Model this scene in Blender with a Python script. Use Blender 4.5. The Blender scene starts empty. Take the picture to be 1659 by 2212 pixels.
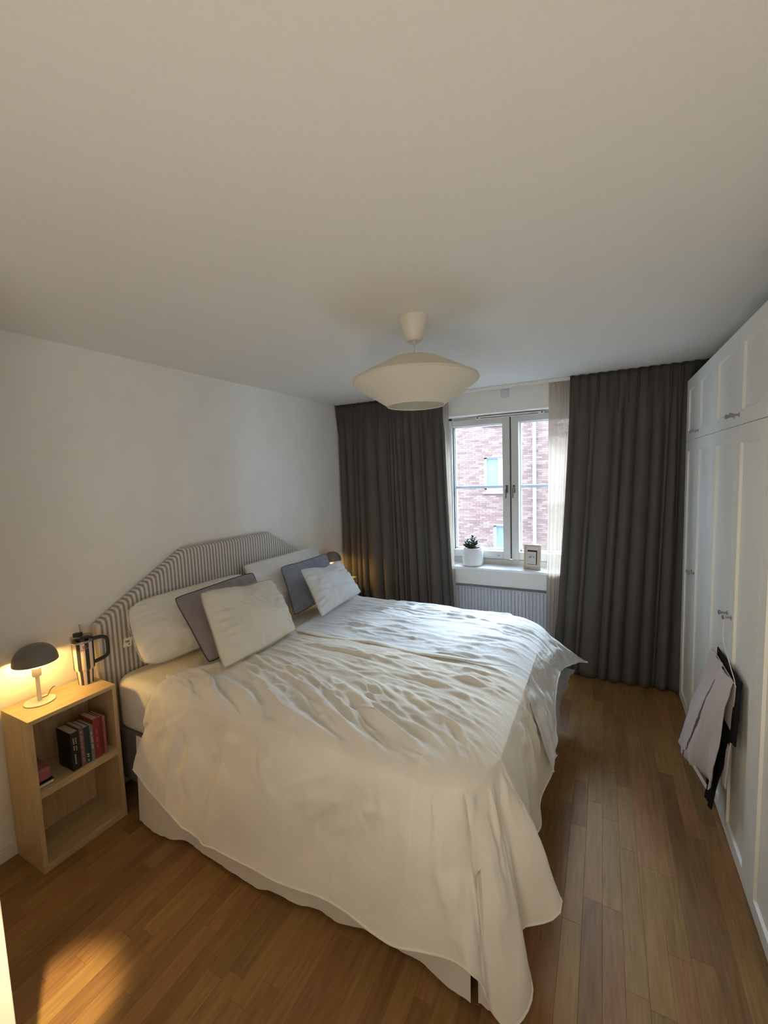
import bpy, math, random
import numpy as np
from mathutils import Vector, Matrix

SC = bpy.context.scene
COL = SC.collection
random.seed(7)
R = np.random.RandomState(11)

# ------------------------------------------------------------------ camera
F_PX, YAW, PIT, ROL, ZC = 911.98, 0.480833, -0.088793, -0.035543, 1.7626
fwd0 = Vector((-math.sin(YAW), math.cos(YAW), 0)); right0 = Vector((math.cos(YAW), math.sin(YAW), 0))
fwd = fwd0 * math.cos(PIT) + Vector((0, 0, 1)) * math.sin(PIT)
u0 = right0.cross(fwd)
rgt = right0 * math.cos(ROL) + u0 * math.sin(ROL)
upv = -right0 * math.sin(ROL) + u0 * math.cos(ROL)
cd = bpy.data.cameras.new('camera'); cam = bpy.data.objects.new('camera', cd); COL.objects.link(cam)
cam.matrix_world = Matrix(((rgt.x, upv.x, -fwd.x, 0), (rgt.y, upv.y, -fwd.y, 0), (rgt.z, upv.z, -fwd.z, ZC), (0, 0, 0, 1)))
cd.sensor_fit = 'HORIZONTAL'; cd.sensor_width = 36.0; cd.lens = 36.0 * F_PX / 1659.0
cd.clip_start = 0.02; cd.clip_end = 200
SC.camera = cam

# ------------------------------------------------------------------ light
SC.view_settings.view_transform = 'Standard'; SC.view_settings.look = 'None'
SC.view_settings.gamma = 1.0; SC.view_settings.use_curve_mapping = False
SC.view_settings.exposure = 0.62
SKY_STRENGTH = 9.5
w = bpy.data.worlds.new('sky'); SC.world = w; w.use_nodes = True
bg = w.node_tree.nodes['Background']
bg.inputs[0].default_value = (0.66, 0.82, 1.0, 1); bg.inputs[1].default_value = SKY_STRENGTH
SC.cycles.max_bounces = 12; SC.cycles.diffuse_bounces = 8; SC.cycles.transparent_max_bounces = 16
SC.cycles.sample_clamp_indirect = 6.0
SC.cycles.use_denoising = True
SC.cycles.blur_glossy = 0.5

def light(name, kind, loc, energy, color, **kw):
    l = bpy.data.lights.new(name, kind); o = bpy.data.objects.new(name, l); COL.objects.link(o)
    o.location = loc; l.energy = energy; l.color = color
    rot = kw.pop('rot', None)
    if rot: o.rotation_euler = rot
    aim = kw.pop('aim', None)
    if aim: o.rotation_euler = (Vector(aim) - Vector(loc)).to_track_quat('-Z', 'Y').to_euler()
    for k, v in kw.items(): setattr(l, k, v)
    return o
# daylight on the street front opposite (sun high over our own roof)
light('sun', 'SUN', (0, -5, 20), 0.6, (1.0, 0.93, 0.84), rot=(math.radians(52), 0, math.radians(-24)), angle=0.02)
# portal: only guides the sky sampling through the window opening
po = light('window_portal', 'AREA', (-0.775, 4.2, 1.6), 1.0, (1, 1, 1), shape='RECTANGLE', size=1.3, size_y=1.4, aim=(-0.775, 3.0, 1.6))
po.data.cycles.is_portal = True
# hall lamp behind the camera, plus an added uplight that brightens the ceiling
light('ceiling_fill_light', 'AREA', (-0.2, -0.35, 0.9), 9.0, (1.0, 0.92, 0.79), shape='DISK', size=0.7, rot=(math.radians(180-42), 0, 0))
light('hall_lamp', 'POINT', (0.30, -0.9, 2.05), 5, (1.0, 0.78, 0.50), shadow_soft_size=0.15)
# added second sun: boosts window daylight, stands in for sky above the roof opposite
light('sky_fill_sun', 'SUN', (0, 20, 20), 12.3, (0.80, 0.90, 1.0), rot=(math.radians(-56), 0, math.radians(4)), angle=math.radians(34))
# added unseen spots: glow on the wardrobe, light patch by the door frame
light('wardrobe_fill_spot', 'SPOT', (-0.60, -0.3, 2.25), 35, (1.0, 0.80, 0.50), aim=(0.53, 1.25, 1.45), spot_size=math.radians(46), spot_blend=1.0, shadow_soft_size=0.08)
light('floor_patch_spot', 'SPOT', (-0.5, -0.1, 2.3), 420, (1.0, 0.76, 0.42), aim=(-1.61, 0.60, 0), spot_size=math.radians(9), spot_blend=.8, shadow_soft_size=0.04)

# ------------------------------------------------------------------ mesh helpers
class MB:
    def __init__(s): s.v = []; s.f = []
    def add(s, vs, fs):
        n = len(s.v); s.v.extend([tuple(map(float, p)) for p in vs]); s.f.extend([tuple(i + n for i in f) for f in fs]); return s
    def box(s, x0, x1, y0, y1, z0, z1):
        return s.add([(x0,y0,z0),(x1,y0,z0),(x1,y1,z0),(x0,y1,z0),(x0,y0,z1),(x1,y0,z1),(x1,y1,z1),(x0,y1,z1)],
                     [(0,3,2,1),(4,5,6,7),(0,1,5,4),(1,2,6,5),(2,3,7,6),(3,0,4,7)])
    def obox(s, c, ax, ay, az, hx, hy, hz):
        c, ax, ay, az = map(Vector, (c, ax, ay, az)); vs = []
        for k in (-1, 1):
            for i, j in ((-1,-1),(1,-1),(1,1),(-1,1)): vs.append(c + ax*hx*i + ay*hy*j + az*hz*k)
        return s.add(vs, [(0,3,2,1),(4,5,6,7),(0,1,5,4),(1,2,6,5),(2,3,7,6),(3,0,4,7)])
    def ring(s, rings, closed=True, cap0=True, cap1=True):
        m = len(rings[0]); vs = [p for r in rings for p in r]; fs = []
        for i in range(len(rings) - 1):
            for j in range(m if closed else m - 1):
                a = i*m + j; b = i*m + (j+1) % m; fs.append((a, b, b+m, a+m))
        if cap0: fs.append(tuple(reversed(range(m))))
        if cap1: fs.append(tuple(range((len(rings)-1)*m, len(rings)*m)))
        return s.add(vs, fs)
    def lathe(s, c, prof, n=32, cap0=False, cap1=False, ang0=0.0):
        return s.ring([[(c[0]+r*math.cos(ang0+2*math.pi*k/n), c[1]+r*math.sin(ang0+2*math.pi*k/n), c[2]+z) for k in range(n)] for r, z in prof], True, cap0, cap1)
    def tube(s, pts, r, n=8, cap=True):
        pts = [Vector(p) for p in pts]; rs = r if hasattr(r, '__len__') else [r]*len(pts); rings = []
        prev = None
        for i, p in enumerate(pts):
            t = (pts[min(i+1, len(pts)-1)] - pts[max(i-1, 0)]).normalized()
            if prev is None:
                a = Vector((0, 0, 1)) if abs(t.z) < .9 else Vector((1, 0, 0)); e1 = t.cross(a).normalized()
            else: e1 = (prev - t*prev.dot(t)).normalized()
            prev = e1; e2 = t.cross(e1)
            rings.append([p + (e1*math.cos(2*math.pi*k/n) + e2*math.sin(2*math.pi*k/n))*rs[i] for k in range(n)])
        return s.ring(rings, True, cap, cap)
    def grid(s, P):
        P = np.asarray(P); a, b = P.shape[:2]; vs = P.reshape(-1, 3).tolist()
        return s.add(vs, [(i*b+j, i*b+j+1, (i+1)*b+j+1, (i+1)*b+j) for i in range(a-1) for j in range(b-1)])

ORG = {}
def root(name, loc, label=None, cat=None, group=None, kind=None):
    o = bpy.data.objects.new(name, None); COL.objects.link(o); o.location = loc; o.empty_display_size = .1
    ORG[o.name] = Vector(loc); tag(o, label, cat, group, kind); return o
def tag(o, label=None, cat=None, group=None, kind=None):
    if label: o['label'] = label
    if cat: o['category'] = cat
    if group: o['group'] = group
    if kind: o['kind'] = kind
    return o
def obj(name, mb, m, parent=None, loc=None, smooth=False, bevel=0, label=None, cat=None, group=None, kind=None, angle=38, seg=2):
    org = ORG[parent.name] if parent is not None else Vector(loc if loc is not None else (0, 0, 0))
    me = bpy.data.meshes.new(name)
    v = np.asarray(mb.v, float) - np.array(org)
    me.from_pydata(v.tolist(), [], mb.f); me.validate()
    if m is not None: me.materials.append(m)
    if smooth:
        me.polygons.foreach_set('use_smooth', [True]*len(me.polygons))
        if angle < 180: me.set_sharp_from_angle(angle=math.radians(angle))
    o = bpy.data.objects.new(name, me); COL.objects.link(o)
    if parent is not None: o.parent = parent
    else: o.location = org
    ORG[o.name] = org
    if bevel:
        b = o.modifiers.new('bevel', 'BEVEL'); b.width = bevel; b.segments = seg; b.limit_method = 'ANGLE'; b.angle_limit = math.radians(40); b.harden_normals = False
    tag(o, label, cat, group, kind); return o

# ------------------------------------------------------------------ materials
class NT:
    def __init__(s, name):
        s.m = bpy.data.materials.new(name); s.m.use_nodes = True; s.t = s.m.node_tree; s.p = s.t.nodes['Principled BSDF']; s.out = s.t.nodes['Material Output']
    def n(s, typ, **kw):
        x = s.t.nodes.new(typ)
        for k, v in kw.items():
            if k.startswith('i_'):
                key = k[2:]; key = int(key) if key.isdigit() else key.replace('_', ' ')
                x.inputs[key].default_value = v
            else: setattr(x, k, v)
        return x
    def l(s, a, b): s.t.links.new(a, b)
    def math(s, op, a, b=None):
        x = s.t.nodes.new('ShaderNodeMath'); x.operation = op
        for i, q in enumerate((a, b)):
            if q is None: continue
            if isinstance(q, (int, float)): x.inputs[i].default_value = q
            else: s.l(q, x.inputs[i])
        return x.outputs[0]
    def ramp(s, fac, stops, interp='LINEAR'):
        x = s.t.nodes.new('ShaderNodeValToRGB'); x.color_ramp.interpolation = interp
        e = x.color_ramp.elements
        while len(e) < len(stops): e.new(.5)
        for q, (p, c) in zip(e, stops): q.position = p; q.color = (*c, 1)
        s.l(fac, x.inputs[0]); return x.outputs[0]
    def bump(s, h, strength, dist):
        x = s.t.nodes.new('ShaderNodeBump'); x.inputs['Strength'].default_value = strength; x.inputs['Distance'].default_value = dist
        s.l(h, x.inputs['Height']); s.l(x.outputs[0], s.p.inputs['Normal'])

def plain(name, c, rough=.6, metal=0.0, noise=0.0, nscale=20, bump=0.0, bdist=.001, spec=.5, sheen=0, emit=None, estr=0):
    t = NT(name); p = t.p
    p.inputs['Base Color'].default_value = (*c, 1); p.inputs['Roughness'].default_value = rough; p.inputs['Metallic'].default_value = metal
    p.inputs['Specular IOR Level'].default_value = spec
    if sheen: p.inputs['Sheen Weight'].default_value = sheen
    tc = t.n('ShaderNodeTexCoord'); nz = t.n('ShaderNodeTexNoise', i_Scale=nscale, i_Detail=5.0)
    t.l(tc.outputs['Object'], nz.inputs['Vector'])
    if noise:
        a = tuple(max(0, q*(1-noise)) for q in c); b = tuple(min(1, q*(1+noise)) for q in c)
        t.l(t.ramp(nz.outputs[0], [(.3, a), (.7, b)]), p.inputs['Base Color'])
    if bump: t.bump(nz.outputs[0], bump, bdist)
    if emit: p.inputs['Emission Color'].default_value = (*emit, 1); p.inputs['Emission Strength'].default_value = estr
    return t.m

M = {}
M['wall'] = plain('wall_paint', (.85, .835, .80), .9, noise=.02, nscale=6, bump=.25, bdist=.0006, spec=.2)
M['ceil'] = plain('ceiling_paint', (.80, .785, .745), .9, noise=.015, nscale=60, bump=.3, bdist=.001, spec=.2)
M['trim'] = plain('white_trim_paint', (.80, .79, .76), .45, noise=.02, nscale=8)
M['frame_w'] = plain('white_window_paint', (.64, .63, .605), .35, noise=.02, nscale=8)
M['sill'] = plain('glossy_white_sill', (.82, .83, .85), .12, noise=.02, nscale=5)
M['ward'] = plain('white_lacquered_door', (.80, .80, .76), .42, noise=.015, nscale=4)
M['metal'] = plain('brushed_nickel', (.42, .40, .37), .32, 1.0, noise=.05, nscale=60)
M['chrome'] = plain('chromed_metal', (.7, .69, .66), .18, 1.0, noise=.03)
M['bronze'] = plain('dark_bronze_handle', (.16, .13, .115), .35, .7, noise=.05)
M['seal'] = plain('dark_rubber_seal', (.12, .10, .085), .8, noise=.1)
M['barblue'] = plain('outer_sash_paint', (.55, .62, .68), .5, noise=.03)
M['black'] = plain('black_plastic', (.012, .016, .014), .38, noise=.1)
M['mattress'] = plain('white_fitted_sheet', (.80, .77, .70), .9, noise=.03, nscale=12, bump=.4, bdist=.003, sheen=.2)
M['bedbase'] = plain('grey_bed_base_fabric', (.22, .20, .18), .95, noise=.1, nscale=200, bump=.3)
M['shade'] = plain('lamp_dome_paint', (.19, .175, .155), .5, noise=.04, nscale=10)
M['lampw'] = plain('cream_lamp_enamel', (.78, .74, .66), .45, noise=.02)
M['pot'] = plain('white_glazed_pot', (.80, .80, .80), .35, noise=.03, nscale=15)
M['soil'] = plain('potting_soil', (.05, .035, .025), 1, noise=.4, nscale=150, bump=.8, bdist=.003)
M['leaf'] = plain('succulent_leaf', (.055, .075, .045), .5, noise=.5, nscale=40)
M['paper'] = plain('book_pages', (.62, .55, .43), .9, noise=.08, nscale=200)
M['rad'] = plain('radiator_enamel', (.66, .67, .70), .4, noise=.02)
M['pale_wood'] = None

def cloth_mat(name, c, bump=.55, scale=26, weave=900, trans=0.0, alpha=0.0, noise=.05, sheen=.25):
    t = NT(name); p = t.p; p.inputs['Roughness'].default_value = .92; p.inputs['Specular IOR Level'].default_value = .2
    p.inputs['Sheen Weight'].default_value = sheen; p.inputs['Sheen Roughness'].default_value = .5
    tc = t.n('ShaderNodeTexCoord')
    n0 = t.n('ShaderNodeTexNoise', i_Scale=5.0, i_Detail=3.0); t.l(tc.outputs['Object'], n0.inputs['Vector'])
    a = tuple(q*(1-noise) for q in c); b = tuple(min(1, q*(1+noise)) for q in c)
    t.l(t.ramp(n0.outputs[0], [(.3, a), (.7, b)]), p.inputs['Base Color'])
    n1 = t.n('ShaderNodeTexNoise', i_Scale=float(scale), i_Detail=6.0, i_Distortion=1.2); t.l(tc.outputs['Object'], n1.inputs['Vector'])
    n2 = t.n('ShaderNodeTexNoise', i_Scale=float(weave), i_Detail=1.0); t.l(tc.outputs['Object'], n2.inputs['Vector'])
    h = t.math('ADD', n1.outputs[0], t.math('MULTIPLY', n2.outputs[0], .06))
    t.bump(h, bump, .010)
    if trans or alpha:
        tr = t.n('ShaderNodeBsdfTranslucent'); tr.inputs['Color'].default_value = (*c, 1)
        mx = t.n('ShaderNodeMixShader'); mx.inputs[0].default_value = trans
        t.l(p.outputs[0], mx.inputs[1]); t.l(tr.outputs[0], mx.inputs[2]); last = mx.outputs[0]
        if alpha:
            tp = t.n('ShaderNodeBsdfTransparent'); m2 = t.n('ShaderNodeMixShader'); m2.inputs[0].default_value = alpha
            t.l(last, m2.inputs[1]); t.l(tp.outputs[0], m2.inputs[2]); last = m2.outputs[0]
        t.l(last, t.out.inputs[0])
    return t.m
M['duvet_near'] = cloth_mat('cream_cotton_duvet', (.76, .725, .65), bump=.30, scale=15)
M['duvet_far'] = cloth_mat('pale_grey_cotton_duvet', (.68, .695, .715), bump=.35, scale=18)  # cool window light put into the colour
M['skirt'] = cloth_mat('cream_bed_skirt', (.74, .68, .60), bump=.3, scale=9)
M['pillow_w'] = cloth_mat('white_pillowcase', (.80, .765, .685), bump=1.0, scale=7)
M['pillow_w2'] = cloth_mat('white_pillowcase_far', (.80, .79, .77), bump=1.0, scale=7)
M['cushion_cream'] = cloth_mat('cream_velvet_cushion', (.72, .69, .60), bump=1.0, scale=14)
M['cushion_mauve'] = cloth_mat('mauve_grey_cushion', (.27, .235, .25), bump=.3, scale=10)
M['cushion_slate'] = cloth_mat('slate_grey_cushion', (.25, .27, .335), bump=.3, scale=10)  # blue of the window light partly mixed into the base colour
M['cushion_pale'] = cloth_mat('pale_blue_grey_cushion', (.67, .70, .715), bump=.35, scale=14)  # base colour shifted further to blue for the window light
M['piping_dark'] = plain('dark_seam', (.05, .045, .045), .9, noise=.2)
M['piping_light'] = plain('cream_seam', (.50, .45, .36), .9, noise=.1)
M['curtain'] = cloth_mat('dark_taupe_curtain', (.105, .094, .085), bump=.06, scale=30, noise=.05, sheen=.04)
M['sheer'] = cloth_mat('cream_sheer', (.56, .49, .41), bump=.05, scale=40, trans=.42, alpha=.20, noise=.04, sheen=0)
M['lampfabric'] = cloth_mat('cream_lampshade_fabric', (.82, .79, .69), bump=.03, scale=60, trans=.25, noise=.02, sheen=0)
M['trouser'] = cloth_mat('lilac_grey_trousers', (.50, .45, .46), bump=.3, scale=14)
M['garment_black'] = cloth_mat('black_garment', (.008, .008, .009), bump=.3, scale=14, sheen=0)
M['sheet_grey'] = cloth_mat('grey_sheet', (.42, .43, .45), bump=.5, scale=18)

def wood(name, c1, c2, axis='Y', stretch=12, scale=7.0, rough=.5, c3=None, var=0.0, spec=.5):
    t = NT(name); p = t.p; p.inputs['Roughness'].default_value = rough; p.inputs['Specular IOR Level'].default_value = spec
    tc = t.n('ShaderNodeTexCoord'); mp = t.n('ShaderNodeMapping')
    sc = [stretch]*3; sc['XYZ'.index(axis)] = 1.0; mp.inputs['Scale'].default_value = sc
    oi = t.n('ShaderNodeObjectInfo'); ge = t.n('ShaderNodeNewGeometry')
    rnd = t.math('FRACT', t.math('ADD', t.math('MULTIPLY', oi.outputs['Random'], 3.7), t.math('MULTIPLY', ge.outputs['Random Per Island'], 1.0)))
    cx = t.n('ShaderNodeCombineXYZ'); t.l(t.math('MULTIPLY', rnd, 31.0), cx.inputs[0]); t.l(t.math('MULTIPLY', rnd, 17.0), cx.inputs[1])
    va = t.n('ShaderNodeVectorMath', operation='ADD'); t.l(tc.outputs['Object'], va.inputs[0]); t.l(cx.outputs[0], va.inputs[1])
    t.l(va.outputs[0], mp.inputs['Vector'])
    n1 = t.n('ShaderNodeTexNoise', i_Scale=scale, i_Detail=7.0, i_Roughness=.6, i_Distortion=.6); t.l(mp.outputs[0], n1.inputs['Vector'])
    col = t.ramp(n1.outputs[0], [(.32, c1), (.68, c2)])
    if var:
        hv = t.n('ShaderNodeHueSaturation'); t.l(col, hv.inputs['Color'])
        t.l(t.math('ADD', t.math('MULTIPLY', rnd, var), 1 - var*.55), hv.inputs['Value'])
        r2 = t.math('FRACT', t.math('MULTIPLY', rnd, 7.31))
        t.l(t.math('ADD', t.math('MULTIPLY', r2, .018), .491), hv.inputs['Hue']); col = hv.outputs[0]
    t.l(col, p.inputs['Base Color'])
    t.bump(n1.outputs[0], .12, .001)
    return t.m
M['floor'] = wood('oak_parquet', (.205, .106, .034), (.30, .165, .060), 'Y', 14, 5.0, rough=.48, var=.42, spec=.32)
M['oak'] = wood('pale_oak_laminate', (.44, .31, .165), (.56, .42, .24), 'Z', 10, 5.0, rough=.5)
M['oak_h'] = wood('pale_oak_laminate_h', (.44, .31, .165), (.56, .42, .24), 'Y', 10, 5.0, rough=.45)
M['subfloor'] = plain('floor_joint_shadow', (.12, .055, .02), .9, noise=.1)
M['maple'] = wood('maple_frame', (.50, .40, .28), (.60, .49, .36), 'Z', 12, 14.0, rough=.4)

def stripe_fabric():
    t = NT('ticking_stripe'); p = t.p; p.inputs['Roughness'].default_value = .95; p.inputs['Specular IOR Level'].default_value = .15
    tc = t.n('ShaderNodeTexCoord'); sp = t.n('ShaderNodeSeparateXYZ'); t.l(tc.outputs['Object'], sp.inputs[0])
    f = t.math('FRACT', t.math('DIVIDE', sp.outputs[1], .0255))
    k = t.math('ABSOLUTE', t.math('SUBTRACT', f, .5))
    c = t.ramp(k, [(.0, (.33, .295, .285)), (.225, (.33, .295, .285)), (.265, (.70, .67, .62)), (1.0, (.70, .67, .62))])
    t.l(c, p.inputs['Base Color'])
    n2 = t.n('ShaderNodeTexNoise', i_Scale=500.0, i_Detail=2.0); t.l(tc.outputs['Object'], n2.inputs['Vector']); t.bump(n2.outputs[0], .3, .001)
    return t.m
M['stripe'] = stripe_fabric()

def tumbler_mat():
    t = NT('striped_tumbler_enamel'); p = t.p; p.inputs['Roughness'].default_value = .3
    tc = t.n('ShaderNodeTexCoord'); sp = t.n('ShaderNodeSeparateXYZ'); t.l(tc.outputs['Object'], sp.inputs[0])
    a = t.math('ARCTAN2', sp.outputs[1], sp.outputs[0])
    f = t.math('FRACT', t.math('ADD', t.math('MULTIPLY', a, 8/(2*math.pi)), 10.35))
    c = t.ramp(f, [(0, (.022, .026, .028)), (.47, (.022, .026, .028)), (.49, (.80, .70, .64)), (1, (.80, .70, .64))])
    t.l(c, p.inputs['Base Color']); return t.m
M['tumbler'] = tumbler_mat()

def glass_mat(name, tint=(1, 1, 1), frost=0.0):
    t = NT(name); tr = t.n('ShaderNodeBsdfTransparent'); tr.inputs[0].default_value = (*tint, 1)
    gl = t.n('ShaderNodeBsdfGlossy'); gl.inputs['Roughness'].default_value = .02
    ge = t.n('ShaderNodeNewGeometry'); vm = t.n('ShaderNodeVectorMath', operation='DOT_PRODUCT'); t.l(ge.outputs['Normal'], vm.inputs[0]); t.l(ge.outputs['Incoming'], vm.inputs[1])
    c = t.math('SUBTRACT', 1.0, t.math('ABSOLUTE', vm.outputs['Value'])); fr = t.math('ADD', .022, t.math('MULTIPLY', .97, t.math('POWER', c, 5.0)))
    mx = t.n('ShaderNodeMixShader'); t.l(fr, mx.inputs[0]); t.l(tr.outputs[0], mx.inputs[1]); t.l(gl.outputs[0], mx.inputs[2])
    t.l(mx.outputs[0], t.out.inputs[0]); return t.m
M['glass'] = glass_mat('window_glass', (.97, .99, 1.0))
M['lid'] = glass_mat('clear_lid_plastic', (.82, .80, .76))

def brick_mat():
    t = NT('red_brick'); p = t.p; p.inputs['Roughness'].default_value = .95
    oi = t.n('ShaderNodeObjectInfo'); ge = t.n('ShaderNodeNewGeometry'); tc = t.n('ShaderNodeTexCoord')
    rnd = t.math('FRACT', t.math('ADD', t.math('MULTIPLY', oi.outputs['Random'], 3.7), ge.outputs['Random Per Island']))
    c = t.ramp(rnd, [(0, (.19, .115, .10)), (.35, (.24, .155, .135)), (.7, (.28, .19, .17)), (1, (.33, .25, .225))])
    n1 = t.n('ShaderNodeTexNoise', i_Scale=30.0, i_Detail=4.0); t.l(tc.outputs['Object'], n1.inputs['Vector'])
    mx = t.n('ShaderNodeMixRGB', blend_type='MULTIPLY', i_0=.5); t.l(c, mx.inputs[1]); t.l(t.ramp(n1.outputs[0], [(.3, (.7, .7, .7)), (.7, (1.0, 1.0, 1.0))]), mx.inputs[2])
    t.l(mx.outputs[0], p.inputs['Base Color']); t.bump(n1.outputs[0], .4, .004); return t.m
M['brick'] = brick_mat()
M['mortar'] = plain('pale_mortar', (.42, .36, .33), .95, noise=.1, nscale=30, bump=.4, bdist=.004)
def brick_wall_mat():
    t = NT('distant_brickwork'); p = t.p; p.inputs['Roughness'].default_value = .95
    tc = t.n('ShaderNodeTexCoord'); mp = t.n('ShaderNodeMapping'); mp.inputs['Rotation'].default_value = (math.radians(90), 0, 0)
    t.l(tc.outputs['Object'], mp.inputs[0])
    b = t.n('ShaderNodeTexBrick', offset=.5); t.l(mp.outputs[0], b.inputs['Vector'])
    b.inputs['Scale'].default_value = 1.0; b.inputs['Brick Width'].default_value = .26; b.inputs['Row Height'].default_value = .075; b.inputs['Mortar Size'].default_value = .006
    b.inputs['Color1'].default_value = (.20, .11, .10, 1); b.inputs['Color2'].default_value = (.30, .19, .17, 1); b.inputs['Mortar'].default_value = (.42, .36, .33, 1)
    t.l(b.outputs[0], p.inputs['Base Color']); return t.m
M['brickwall'] = brick_wall_mat()
M['pane_far'] = plain('curtained_pane', (.20, .29, .34), .15, noise=.12, nscale=3)
M['pale_paint'] = plain('pale_facade_paint', (.34, .41, .43), .5, noise=.03)
M['mint'] = plain('pale_mint_pipe_paint', (.27, .40, .39), .5, noise=.04)
M['asphalt'] = plain('asphalt', (.16, .16, .16), .9, noise=.2, nscale=10)

# ------------------------------------------------------------------ numpy noise
def vnoise(x, y, seed=0):
    r = np.random.RandomState(seed); T = r.rand(256, 256)
    xi = np.floor(x).astype(int); yi = np.floor(y).astype(int); fx = x - xi; fy = y - yi
    fx = fx*fx*(3-2*fx); fy = fy*fy*(3-2*fy)
    g = lambda a, b: T[(xi+a) % 256, (yi+b) % 256]
    return (g(0,0)*(1-fx)*(1-fy) + g(1,0)*fx*(1-fy) + g(0,1)*(1-fx)*fy + g(1,1)*fx*fy)*2 - 1
def fbm(x, y, seed=0, oct=4, ridge=False):
    s = 0; a = 1.0; tot = 0
    for k in range(oct):
        n = vnoise(x*2**k + 13.1*k, y*2**k + 7.7*k, seed + k)
        if ridge: n = 1 - 2*np.abs(n)
        s = s + a*n; tot += a; a *= .5
    return s/tot
def cinterp(pts, t):
    """Catmull-Rom through rows (t, a, b, ...)"""
    P = np.array(pts, float); k = P[:, 0]; out = []
    t = np.clip(t, k[0], k[-1])
    i = np.clip(np.searchsorted(k, t, 'right') - 1, 0, len(k) - 2)
    h = (k[i+1] - k[i]); u = (t - k[i])/h
    for c in range(1, P.shape[1]):
        v = P[:, c]; m = np.gradient(v, k)
        m0 = m[i]*h; m1 = m[i+1]*h
        out.append((2*u**3-3*u**2+1)*v[i] + (u**3-2*u**2+u)*m0 + (-2*u**3+3*u**2)*v[i+1] + (u**3-u**2)*m1)
    return np.stack(out, -1)

# ------------------------------------------------------------------ room shell
XL, XR, YW, YWIN, ZT = -2.508, 0.529, 3.76, 3.92, 2.5
XE, Y0, YH = 1.14, 0.42, -2.2                      # right wall, near wall, hall end
S = dict(kind='structure')
fl = root('floor', (0, 0, 0), kind='structure')
obj('subfloor', MB().box(XL-.1, XE+.1, YH-.1, 4.2, -.12, -.008), M['subfloor'], fl)
def in_bed(x0, x1, y0, y1): return x0 > -2.1 and x1 < -.36 and y0 > 1.36 and y1 < 3.0
st = MB(); cnt = 0; xs = XE; idx = 0; cands = []
while xs > XL:
    x1 = xs; x0 = max(XL, xs - .0705); y = YH - R.rand()*.5
    while y < YWIN:
        L = .32 + R.rand()*.33; a, b = max(y, YH), min(y + L, YWIN)
        if b - a > .02: cands.append((x0, x1, a, b))
        y += L
    xs = x0
def stave(x0, x1, y0, y1, dz):
    g = .0002; c = .0007; z = -.0004 + dz; mb = MB()
    lo = [(x0+g, y0+g, -.008), (x1-g, y0+g, -.008), (x1-g, y1-g, -.008), (x0+g, y1-g, -.008)]
    mi = [(a, b_, z-.0004) for a, b_, _ in lo]
    hi = [(x0+g+c, y0+g+c, z), (x1-g-c, y0+g+c, z), (x1-g-c, y1-g-c, z), (x0+g+c, y1-g-c, z)]
    return mb.ring([lo, mi, hi], True, False, True)
vis = []; rest = []
for c in cands:
    cx, cy = (c[0]+c[1])/2, (c[2]+c[3])/2
    ok = ((cy > .35 and c[1] < 0.56) and not (cx < -.36 and c[2] > 1.25) and not (cx > XR))
    (vis if ok else rest).append((math.hypot(cx, cy), c))
vis.sort(); rest += vis[298:]; vis = vis[:298]
for _, c in vis: obj('plank', stave(*c, R.rand()*.0002), M['floor'], fl)
mr = MB()
for _, c in rest:
    q = stave(*c, 0); mr.add(q.v, q.f)
obj('planks_beyond', mr, M['floor'], fl, kind='stuff')

obj('ceiling', MB().box(XL-.1, XE+.1, YH-.1, 4.24, ZT, ZT+.15), M['ceil'], **S)
obj('wall_left', MB().box(XL-.12, XL, YH-.1, 4.24, 0, ZT), M['wall'], **S)
obj('wall_right', MB().box(XE, XE+.12, YH-.1, 4.24, 0, ZT), M['wall'], **S)
obj('wall_hall', MB().box(XL-.12, XE+.12, YH-.12, YH, 0, ZT), M['wall'], **S)
obj('wall_near', MB().box(XL, -1.52, Y0-.12, Y0, 0, ZT), M['wall'], **S)
# window wall: opening x WX0..WX1, z .66..2.285 (niche for the radiator below the sill)
WX0, WX1, WZ0, WZ1 = -1.385, -.165, .855, 2.285
wf = MB().box(XL, WX0, YWIN, 4.24, 0, ZT).box(WX1, XE, YWIN, 4.24, 0, ZT).box(WX0, WX1, YWIN, 4.24, WZ1, ZT)
wf.box(WX0, WX1, YWIN, 4.24, .68, .83).box(WX0, WX1, 4.07, 4.24, 0, .68)
obj('wall_far', wf, M['wall'], **S)
# door frame at the left edge of the picture
obj('trim_1', MB().box(-1.525, -1.435, Y0-.14, Y0+.012, 0, 2.1), M['trim'], bevel=.003, **S)
bb = MB(); bb.box(XL, XL+.014, Y0, YWIN, 0, .055).box(XL, XL+.009, Y0, YWIN, .055, .075)
obj('baseboard_left', bb, M['trim'], bevel=.003, **S)
obj('baseboard_far', MB().box(XL+.015, WX0, YWIN-.013, YWIN, 0, .07).box(WX1, XE, YWIN-.013, YWIN, 0, .07), M['trim'], bevel=.003, **S)

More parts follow.
